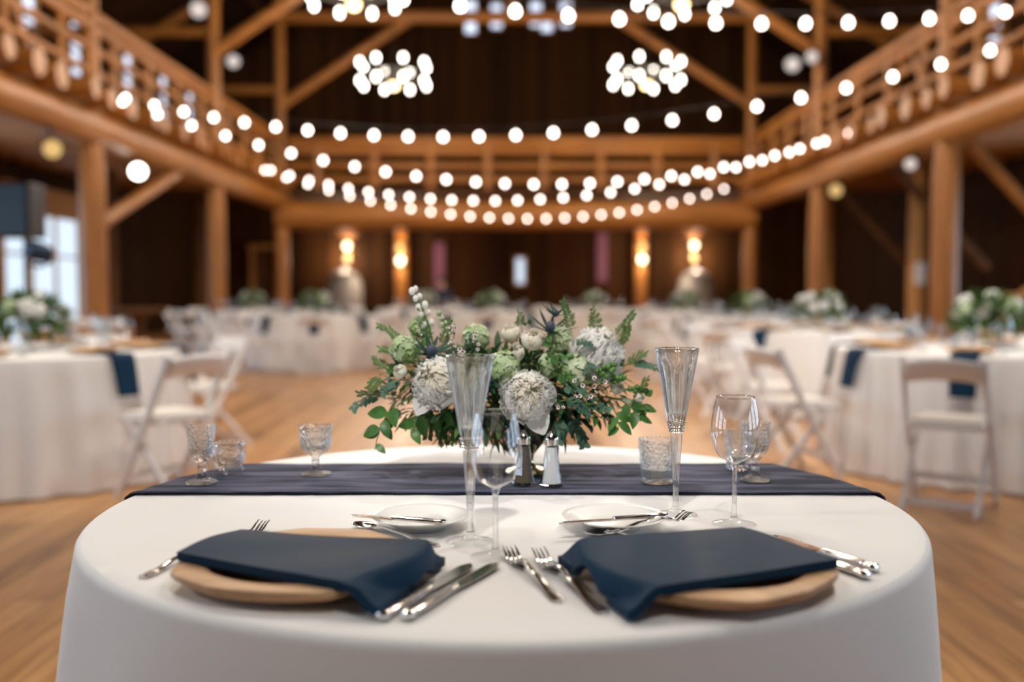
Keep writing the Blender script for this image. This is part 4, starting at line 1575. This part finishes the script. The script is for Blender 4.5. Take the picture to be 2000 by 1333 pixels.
goblet((-.393, 1.978), .098, .0365, .029, 'clear flared pressed glass goblet on the left half of the runner', 2)
goblet((.472, 1.915), .113, .0285, .029, 'clear pressed glass goblet behind the right wine glass')

def tumbler(c, h, rt, rb, lab, rz=0):
    g = thing('pressed_glass_candle_holder', lab, 'candle holder', (*c, RZ), rz)
    out = [(1e-4, .0004), (rb * .92, .0004), (rb, .003), (rb * 1.03, h * .18), (rb + (rt - rb) * .5, h * .5), (rt * .97, h * .86), (rt, h)]
    inn = [(rt - .0022, h), (rt * .97 - .003, h * .86), (rb + (rt - rb) * .5 - .0035, h * .5), (rb - .003, .011), (1e-4, .010)]
    def up(p):
        q = []
        for a, b_ in zip(p, p[1:]):
            for k in range(5):
                q.append((a[0] + (b_[0] - a[0]) * k / 5, a[1] + (b_[1] - a[1]) * k / 5))
        return q + [p[-1]]
    o_ = up(out)
    def rad(a, r, z, i):
        if i < len(o_) and .08 * h < z < .72 * h:
            return r * (1 + .028 * math.sin(8 * a) * math.sin(z / h * 22))
        if i < len(o_) and .74 * h < z < .8 * h:
            return r * 1.03
        return r
    MB().lathe(o_ + inn, 72, rad=rad).build('glass_cup', M['pressed'], g, angle=70)
    MB().lathe([(1e-4, .0105), (rb * .78, .0108), (rb * .78, .026), (rb * .7, .0275), (1e-4, .0265)], 24).build('candle', M['wax'], g)
    MB().tube([(0, 0, .026), (.0006, 0, .034)], .0007, 5).build('wick', M['black'], g)
    return g
tumbler((.279, 1.890), .084, .0385, .0300, 'clear pressed glass tumbler behind the right champagne flute')
tumbler((.463, 2.030), .080, .0270, .0220, 'small clear glass cup seen through the right wine glass', .4)
g = thing('pressed_glass_bowl', 'small clear pressed glass footed bowl beside the far left goblet', 'bowl', (-.572, 1.995, RZ))
out = smooth_prof([(.010, .012), (.022, .0135), (.030, .022), (.0345, .036), (.0335, .048), (.031, .054), (.034, .062)], 4)
inn = [(.0318, .0622), (.0288, .054), (.031, .046), (.032, .036), (.0275, .024), (.018, .017), (1e-4, .0165)]
MB().lathe([(1e-4, .012)] + out + inn, 72, rad=lambda a, r, z, i: r * (1 + (.03 * math.sin(7 * a + z * 200) if i <= len(out) and .02 < z < .05 else 0) + (.03 * math.cos(12 * a) if z > .058 else 0))).build('glass_body', M['pressed'], g, angle=70)
for k in range(3):
    a = k * 2 * PI / 3 + PI / 6
    MB().tube([(.020 * math.cos(a), .020 * math.sin(a), .015), (.027 * math.cos(a), .027 * math.sin(a), .008), (.024 * math.cos(a), .024 * math.sin(a), .0015)], [.005, .004, .0035], 8).build('foot', M['pressed'], g)

# ---- salt and pepper
def shaker(c, mat, lab, rz):
    g = thing('salt_shaker' if mat == 'salt' else 'pepper_shaker', lab, 'shaker', (*c, RZ), rz)
    def rad(a, r, z, i):
        q = ((a + PI / 8) % (PI / 4)) - PI / 8
        return r * (math.cos(PI / 8) / math.cos(q)) if z < .075 else r
    out = [(1e-4, .0004), (.0235, .0004), (.0240, .004), (.0205, .010), (.0170, .028), (.0140, .055), (.0122, .076), (.0120, .083)]
    MB().lathe(out + [(1e-4, .0832)], 64, rad=rad).build('glass_body', M['bgglass'], g, angle=20)
    MB().lathe([(1e-4, .006), (.0185, .006), (.0172, .014), (.0150, .030), (.0122, .055), (.0106, .074), (1e-4, .075)], 40, rad=rad).build('contents', M[mat], g, angle=20)
    MB().lathe([(.0128, .078), (.0128, .088), (.0135, .0885), (.0135, .0905), (.0118, .0950), (.0085, .1000), (.0042, .1035), (.0030, .1048), (1e-4, .1052)], 32).build('cap', M['silver'], g, angle=50)
    return g
shaker((.022, 1.867), 'pepper', 'glass pepper shaker with dark contents and steel cap', .2)
shaker((.074, 1.857), 'salt', 'glass salt shaker with white contents and steel cap', .1)

# ================================================================== THE BOUQUET
rnd = random.Random(8)
BC = Vector((-.012, 2.005, .935))
bouquet = thing('flower_arrangement', 'low white peony and greenery arrangement on the front table runner', 'flowers', (.032, 2.0, RZ))
BO = Vector(bouquet.location)
def W(px, py, Y):
    # a point of the bouquet, in the vase's own coordinates
    a, b_ = (px - 1000) / 1944.44, (666.5 - py) / 1944.44
    c_, s_ = math.cos(PITCH), math.sin(PITCH)
    d = Vector((a, c_ + b_ * s_, -s_ + b_ * c_))
    t = Y / d.y
    return Vector((0, 0, CAM_H)) + d * t - BO
BCl = BC - BO
MB().lathe(smooth_prof([(.046, .0), (.047, .003), (.038, .007), (.016, .015), (.012, .026), (.014, .038), (.026, .052), (.040, .072), (.046, .090), (.050, .104)], 3) + [(.047, .104), (.040, .085), (1e-4, .06)], 40).build('vase', M['mercury'], bouquet)

def petal(m, F, c, rho, az, half, p0, p1, ruff, rnd, mat=0, nu=7, nv=7, cup=0.0, flare=0.0):
    ph = rnd.uniform(0, 20)
    vv, ff = [], []
    for i in range(nu + 1):
        s_ = i / nu
        pol = p0 + (p1 - p0) * s_
        for j in range(nv + 1):
            t = j / nv * 2 - 1
            wd = half * (1 - .55 * max(0, s_ - .55) / .45 * t * t) 
            a = az + t * wd
            edge = s_ ** 3
            po = pol + (ruff * .20 * noise.noise(Vector((t * 3.5 + ph, s_ * 2, ph))) + .10 * t * t) * s_
            r = rho * (1 + ruff * .34 * edge * noise.noise(Vector((t * 4.6 + ph, 5.1, s_ * 2))) + flare * s_ * s_ - cup * t * t * .12)
            v = Vector((math.sin(po) * math.cos(a), math.sin(po) * math.sin(a), math.cos(po))) * r
            vv.append(c + F @ v)
    for i in range(nu):
        for j in range(nv):
            a = i * (nv + 1) + j
            ff.append((a, a + 1, a + nv + 2, a + nv + 1))
    m.add(vv, ff, mat)
def peony(c, n, r, seed, mats=('petal', 'petal_cream'), guards=7, name='peony'):
    rnd = random.Random(seed)
    F = frame_from_z(n)
    m = MB()
    for k in range(guards):
        petal(m, F, c, r * rnd.uniform(1.02, 1.10), 2 * PI * k / guards + rnd.uniform(-.2, .2), .62, R(150), R(rnd.uniform(78, 100)), .6, rnd, 0, flare=.13)
    layers = [(1.0, 8, 150, 74, .50), (.985, 9, 120, 60, .44), (.97, 9, 100, 50, .42), (.95, 9, 88, 41, .42), (.925, 8, 78, 33, .45), (.89, 8, 66, 25, .50), (.85, 7, 56, 18, .6), (.79, 6, 46, 11, .8), (.70, 5, 36, 4, 1.1)]
    for li, (q, num, a0, a1, hw) in enumerate(layers):
        for k in range(num):
            petal(m, F, c, r * q * rnd.uniform(.95, 1.04), 2 * PI * (k + .5 * (li % 2)) / num + rnd.uniform(-.25, .25), hw * rnd.uniform(.8, 1.2), R(a0), R(a1 + rnd.uniform(-13, 13)), 1.0, rnd, 0 if li < 5 else 1, nu=7, nv=9, flare=.07)
    return m.build(name, [M[q] for q in mats], bouquet, angle=180)
peony(W(857, 748, 1.872), (-.32, -.78, .38), .0445, 1, name='peony_bloom')
peony(W(1030, 776, 1.862), (.12, -.85, .35), .0445, 2, name='peony_bloom')
peony(W(1166, 694, 1.95), (.55, -.5, .62), .049, 3, ('petal', 'petal'), name='peony_bloom')
# loose petal under the middle peony
m = MB()
leaf_patch(m, W(1040, 800, 1.86), W(1058, 838, 1.85) - W(1040, 800, 1.86), (0, -1, .2), .052, .046, 0, .12, 6)
m.build('loose_petal', M['petal'], bouquet)
m = MB()
leaf_patch(m, W(835, 770, 1.87), W(815, 808, 1.85) - W(835, 770, 1.87), (0, -1, .2), .046, .040, 0, .12, 6)
m.build('loose_petal', M['petal'], bouquet)
def rose(c, n, r, seed):
    rnd = random.Random(seed)
    F = frame_from_z(n)
    m = MB()
    for (q, num, a0, a1, hw) in [(1.0, 5, 150, 48, .75), (.86, 5, 140, 36, .75), (.70, 4, 130, 26, .85), (.52, 4, 120, 16, .9), (.32, 3, 100, 6, 1.1)]:
        for k in range(num):
            petal(m, F, c, r * q, 2 * PI * (k + q) / num + rnd.uniform(-.15, .15), hw, R(a0), R(a1 + rnd.uniform(-6, 6)), .35, rnd, 0, flare=.10)
    for k in range(5):
        a = 2 * PI * k / 5
        d = F @ Vector((math.cos(a), math.sin(a), -.2))
        leaf_patch(m, c - F @ Vector((0, 0, r * .9)), d, F.col[2], r * 1.0, r * .35, 1, -.3, 3)
    return m.build('rose_bloom', [M['petal_cream'], M['fern']], bouquet, angle=180)
rose(W(997, 652, 1.96), (-.1, -.4, .9), .0185, 4)
rose(W(1040, 664, 1.93), (.1, -.55, .8), .0215, 5)
rose(W(1008, 690, 1.93), (-.2, -.7, .6), .017, 6)
rose(W(782, 726, 1.90), (-.7, -.7, .3), .013, 14)
rose(W(1205, 757, 1.90), (.5, -.8, .2), .013, 15)
rose(W(1248, 778, 1.93), (.9, -.5, .0), .011, 16)
rose(W(1186, 652, 2.0), (.5, -.3, .8), .014, 17)
def hydrangea(c, r, seed, n=120, sq=1.0):
    rnd = random.Random(seed)
    m = MB()
    for k in range(n):
        z = 1 - 2 * (k + .5) / n
        a = k * 2.399963
        d = Vector((math.sqrt(1 - z * z) * math.cos(a), math.sqrt(1 - z * z) * math.sin(a), z))
        p = c + Vector((d.x, d.y, d.z * sq)) * r * rnd.uniform(.82, 1.05)
        F = frame_from_z(d + rand_dir(rnd, -1, 1) * .35)
        s_ = rnd.uniform(.0066, .0090)
        o0 = rnd.uniform(0, 6.28)
        for q in range(4):
            b_ = o0 + q * PI / 2
            leaf_patch(m, p, F @ Vector((math.cos(b_), math.sin(b_), .18)), F.col[2], s_, s_ * .95, 0, .15, 2, fold=-.1)
    m.ball(c, r * .68, 12, 8, 1, (1, 1, sq))
    return m.build('hydrangea_head', [M['hydra'], M['fern']], bouquet, angle=180)
hydrangea(W(790, 683, 1.93), .029, 21)
hydrangea(W(982, 722, 1.90), .034, 22, 150)
hydrangea(W(1092, 665, 1.97), .026, 23)
hydrangea(W(1122, 726, 1.92), .033, 24, 150)
hydrangea(W(930, 660, 2.0), .028, 25)
hydrangea(W(1075, 715, 1.93), .026, 26)
hydrangea(W(820, 640, 2.0), .022, 27, 90)

def bez(p0, p1, p2, t):
    return p0 * (1 - t) ** 2 + p1 * (2 * t * (1 - t)) + p2 * t * t
def sprig(kind, p0, p2, bend=(0, 0, .03), n=8, L_=.03, Wd=.02, mats=('stem_green', 'euca'), seed=0, r=.0013, t0=.25, name=None, curl=.15):
    rnd = random.Random(seed * 7 + 3)
    p1 = (p0 + p2) / 2 + Vector(bend)
    m = MB()
    N_ = 12
    pts = [bez(p0, p1, p2, i / N_) for i in range(N_ + 1)]
    m.tube(pts, [r * (1 - .6 * i / N_) for i in range(N_ + 1)], 5, 0)
    for k in range(n):
        t = t0 + (1 - t0) * (k + .5) / n
        p = bez(p0, p1, p2, t)
        d = (bez(p0, p1, p2, min(1, t + .04)) - bez(p0, p1, p2, t - .04)).normalized()
        sd = d.cross(Vector((0, -.55, .85)))
        if sd.length < .05:
            sd = d.cross(Vector((1, 0, 0)))
        sd.normalize()
        up = sd.cross(d)
        sz = (1 - .45 * t) * rnd.uniform(.8, 1.15)
        if kind in ('euca', 'salal', 'narrow'):
            sides = (1, -1) if kind == 'euca' else ((1,) if k % 2 else (-1,))
            for s_ in sides:
                ang = rnd.uniform(.7, 1.1) if kind != 'narrow' else rnd.uniform(.35, .7)
                dd = d * math.cos(ang) + sd * (s_ * math.sin(ang)) + up * rnd.uniform(-.35, .35)
                leaf_patch(m, p, dd, up + rand_dir(rnd, -1, 1) * .4, L_ * sz, Wd * sz, 1, curl * rnd.uniform(.5, 1.6), 5, fold=rnd.uniform(.05, .35))
        elif kind == 'fern':
            for s_ in (1, -1):
                dd = d * .55 + sd * s_ * .8 + up * rnd.uniform(-.3, .3)
                e = p + dd.normalized() * L_ * sz
                m.tube([p, e], .0004, 3, 0, cap=False)
                for q in range(6):
                    b_ = p.lerp(e, (q + 1) / 6)
                    for s2 in (1, -1):
                        leaf_patch(m, b_, dd * .8 + up.cross(dd) * s2 * .8, up, Wd * sz * (1 - .08 * q), .0022, 1, .1, 2)
        elif kind == 'bud':
            for s_ in (1, -1):
                dd = (d * .7 + sd * s_ * .6 + up * rnd.uniform(-.5, .5)).normalized()
                e = p + dd * L_ * sz
                m.tube([p, e], .0009, 4, 0, cap=False)
                m.ball(e, Wd * rnd.uniform(.8, 1.1), 7, 5, 1, (1, 1, 1.25))
        elif kind == 'berry':
            dd = (d * .3 + rand_dir(rnd, -1, 1)).normalized()
            e = p + dd * L_ * sz
            m.tube([p, e], .0008, 4, 0, cap=False)
            m.ball(e, Wd * rnd.uniform(.85, 1.1), 9, 6, 1)
        elif kind == 'wax':
            dd = (d * .6 + rand_dir(rnd, -1, 1) + Vector((0, -.5, .2))).normalized()
            e = p + dd * L_ * sz
            m.tube([p, e], .0006, 4, 0, cap=False)
            F = frame_from_z(dd + Vector((0, -.8, .2)))
            for q in range(5):
                a = q * 2 * PI / 5
                leaf_patch(m, e, F @ Vector((math.cos(a), math.sin(a), .55)), F.col[2], Wd, Wd * .9, 1, -.25, 3, fold=0)
            m.ball(e + F.col[2] * Wd * .25, Wd * .36, 7, 5, 2)
    nm = name or {'euca': 'eucalyptus_sprig', 'salal': 'broad_leaf_sprig', 'narrow': 'narrow_leaf_sprig', 'fern': 'fern_sprig', 'bud': 'bud_sprig', 'berry': 'berry_sprig', 'wax': 'wax_flower_sprig'}[kind]
    return m.build(nm, [M[q] for q in mats], bouquet, angle=180)
SG = 'stem_green'
# the tall budding sprig at upper left, with its lower neighbours
sprig('bud', W(850, 700, 1.96), W(806, 566, 1.95), (.01, 0, .02), 5, .015, .0060, (SG, 'petal'), 1, .0022, .3)
sprig('narrow', W(850, 705, 1.96), W(818, 605, 1.95), (.0, 0, .01), 9, .022, .007, (SG, 'fern'), 2, .0016)
sprig('bud', W(880, 700, 1.96), W(856, 610, 1.95), (.01, 0, .0), 5, .010, .0035, (SG, 'hydra'), 3, .0014, .4)
sprig('wax', W(880, 710, 1.93), W(890, 632, 1.93), (.0, 0, .0), 9, .013, .0052, (SG, 'waxflower', 'wax_eye'), 4)
sprig('wax', W(905, 720, 1.90), W(900, 680, 1.87), (.0, -.01, .0), 6, .012, .0062, (SG, 'waxflower', 'wax_eye'), 5)
sprig('wax', W(930, 700, 1.93), W(926, 652, 1.93), (.01, 0, 0), 7, .013, .005, (SG, 'waxflower', 'wax_eye'), 6)
sprig('wax', W(1110, 760, 1.88), W(1180, 748, 1.85), (.0, -.01, .01), 7, .014, .006, (SG, 'waxflower', 'wax_eye'), 7)
sprig('wax', W(1090, 785, 1.87), W(1165, 770, 1.84), (.0, -.01, .0), 5, .012, .006, (SG, 'waxflower', 'wax_eye'), 8)
sprig('wax', W(830, 690, 1.93), W(800, 640, 1.93), (.0, 0, .01), 7, .014, .0045, (SG, 'waxflower', 'wax_eye'), 9)
sprig('wax', W(1075, 770, 1.87), W(1100, 806, 1.84), (0, 0, 0), 4, .010, .005, (SG, 'waxflower', 'wax_eye'), 10)
# ferns
for i, (a, b_, bd, n_) in enumerate([((800, 690), (738, 636), (0, 0, .02), 9), ((790, 700), (742, 682), (0, 0, .01), 8), ((770, 720), (728, 700), (-.01, 0, .0), 8),
                                ((1118, 660), (1100, 588), (0, 0, .01), 9), ((1160, 665), (1156, 602), (.01, 0, .01), 5), ((1195, 680), (1238, 612), (.01, 0, .02), 10),
                                ((1200, 690), (1225, 640), (.01, 0, .0), 9), ((1215, 720), (1262, 690), (.0, 0, .01), 8), ((850, 800), (868, 868), (0, 0, -.01), 9),
                                ((880, 800), (905, 850), (0, 0, -.01), 9), ((820, 795), (812, 850), (0, 0, -.01), 8), ((760, 770), (700, 770), (0, 0, .005), 9),
                                ((1220, 790), (1262, 800), (.0, 0, .005), 7), ((860, 690), (880, 625), (0, 0, .01), 9), ((1090, 810), (1075, 862), (0, 0, 0), 7),
                                ((1020, 650), (1012, 610), (0, 0, .01), 5), ((1240, 770), (1266, 740), (0, 0, 0), 6), ((780, 790), (760, 830), (0, 0, 0), 8),
                                ((920, 800), (880, 865), (0, 0, -.01), 10), ((840, 790), (835, 856), (0, 0, -.01), 9), ((745, 730), (722, 760), (0, 0, 0), 7)]):
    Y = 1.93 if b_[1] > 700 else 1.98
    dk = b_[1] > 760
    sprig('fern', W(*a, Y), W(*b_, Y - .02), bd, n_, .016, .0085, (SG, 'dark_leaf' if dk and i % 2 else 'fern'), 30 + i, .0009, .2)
# broad leaves
for i, (a, b_, bd, n_, L_, Wd, Y) in enumerate([((800, 780), (738, 845), (-.01, 0, .02), 4, .058, .036, 1.90), ((770, 790), (732, 880), (-.01, 0, .01), 3, .050, .030, 1.90),
                                         ((830, 790), (802, 850), (0, 0, .01), 3, .052, .032, 1.88), ((1180, 775), (1250, 820), (.01, 0, .02), 5, .050, .030, 1.90),
                                         ((1190, 790), (1208, 842), (.01, 0, .01), 4, .050, .030, 1.88), ((1200, 780), (1262, 808), (.01, 0, .015), 4, .048, .026, 1.92),
                                         ((1040, 720), (1110, 700), (0, -.01, .03), 5, .045, .024, 1.90), ((1060, 750), (1115, 735), (0, -.01, .02), 4, .045, .026, 1.885),
                                         ((1040, 700), (1070, 660), (0, 0, .01), 4, .040, .018, 1.92), ((790, 740), (752, 720), (0, 0, .01), 4, .032, .022, 1.92),
                                         ((1110, 800), (1175, 818), (0, 0, .01), 5, .036, .020, 1.88), ((880, 790), (850, 826), (0, 0, 0), 3, .04, .022, 1.89),
                                         ((810, 690), (840, 660), (0, 0, .0), 3, .04, .02, 1.92)]):
    sprig('salal', W(*a, Y + .03), W(*b_, Y), bd, n_, L_, Wd, (SG, 'salal'), 60 + i, .0016, .35, curl=.25)
# eucalyptus
for i, (a, b_, bd, n_, Y) in enumerate([((1180, 690), (1128, 668), (0, -.01, .015), 5, 1.90), ((1165, 700), (1140, 725), (0, -.01, .0), 3, 1.89), ((1080, 750), (1160, 780), (0, -.01, .015), 8, 1.87),
                                  ((1090, 770), (1150, 810), (0, -.01, .01), 8, 1.86), ((1100, 800), (1142, 872), (.01, 0, 0), 8, 1.90), ((1090, 800), (1090, 864), (.005, 0, 0), 7, 1.89),
                                  ((1215, 715), (1285, 722), (.0, 0, .012), 6, 1.95), ((770, 770), (688, 800), (-.01, 0, .012), 6, 1.92), ((800, 740), (745, 770), (-.01, 0, .01), 7, 1.91),
                                  ((800, 730), (770, 690), (-.01, 0, 0), 5, 1.93), ((930, 690), (918, 655), (0, 0, 0), 4, 1.95), ((1190, 740), (1215, 700), (0, 0, 0), 5, 1.94), ((1130, 790), (1190, 800), (0, 0, 0), 6, 1.87)]):
    sprig('euca', W(*a, Y + .02), W(*b_, Y), bd, n_, .021, .017, (SG, 'euca'), 90 + i, .0011, .3)
# berries
sprig('berry', W(1160, 740, 1.90), W(1200, 716, 1.87), (0, -.01, .0), 22, .013, .0052, (SG, 'berry'), 110, .0012, .1)
sprig('berry', W(1190, 735, 1.90), W(1215, 740, 1.88), (0, -.01, .0), 14, .012, .0050, (SG, 'berry'), 111, .0012, .2)
sprig('berry', W(1210, 760, 1.93), W(1268, 770, 1.92), (0, 0, .006), 16, .010, .0052, (SG, 'berry'), 112, .0012, .35)
sprig('berry', W(1040, 640, 1.97), W(1026, 632, 1.96), (0, 0, .006), 5, .010, .003, (SG, 'dark_leaf'), 113, .0012, .35)
# thistles: prickly head in a collar of narrow leaves
def thistle(c, n, r, seed, Lb=.045):
    rnd = random.Random(seed)
    F = frame_from_z(n)
    m = MB()
    m.ball((0, 0, 0), r, 10, 8, 0, M=Matrix.Translation(c) @ F.to_4x4() @ Matrix.Diagonal((1, 1, 1.35, 1)))
    for k in range(90):
        d = rand_dir(rnd, -.4, 1)
        d = F @ d
        leaf_patch(m, c + d * r * .95, d, (0, 0, 1), r * .4, r * .12, 0, 0, 2)
    for k in range(11):
        a = 2 * PI * k / 11 + rnd.uniform(-.2, .2)
        d = F @ Vector((math.cos(a), math.sin(a), rnd.uniform(.1, .7)))
        leaf_patch(m, c - F.col[2] * r, d, F.col[2], Lb * rnd.uniform(.8, 1.2), .008, 1, -.15, 5, fold=.4)
    return m.build('thistle_head', [M['thistle'], M['thistle_leaf']], bouquet, angle=180)
thistle(W(842, 686, 1.90), (.2, -.6, .6), .0115, 1)
thistle(W(1075, 640, 1.96), (.05, -.2, .95), .010, 2, .05)
thistle(W(955, 742, 1.88), (-.1, -.8, .5), .010, 3, .045)
thistle(W(900, 700, 1.92), (-.2, -.5, .8), .009, 4, .04)
thistle(W(1085, 612, 1.99), (.1, -.1, 1), .006, 5, .035)
# dense dark greenery filling the middle
m = MB()
for k in range(1900):
    d = rand_dir(rnd, -.8, .85)
    q = rnd.uniform(.45, 1.0)
    base = BCl + Vector((d.x * .245 * q, d.y * .118 * q, d.z * .095 * q - .008))
    base.z += .02 * (abs(d.x) - .3)
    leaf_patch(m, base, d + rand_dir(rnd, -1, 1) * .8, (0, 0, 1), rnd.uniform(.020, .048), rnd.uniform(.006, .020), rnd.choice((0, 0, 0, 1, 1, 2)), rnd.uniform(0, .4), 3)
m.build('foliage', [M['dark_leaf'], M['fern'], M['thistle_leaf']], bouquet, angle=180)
stems = MB()
for k in range(14):
    d = rand_dir(rnd, .1, 1)
    stems.tube([(rnd.uniform(-.02, .02), rnd.uniform(-.02, .02), .065), BCl + Vector((d.x * .15, d.y * .08, d.z * .06))], .0022, 5)
stems.build('stems', M['stem_green'], bouquet)
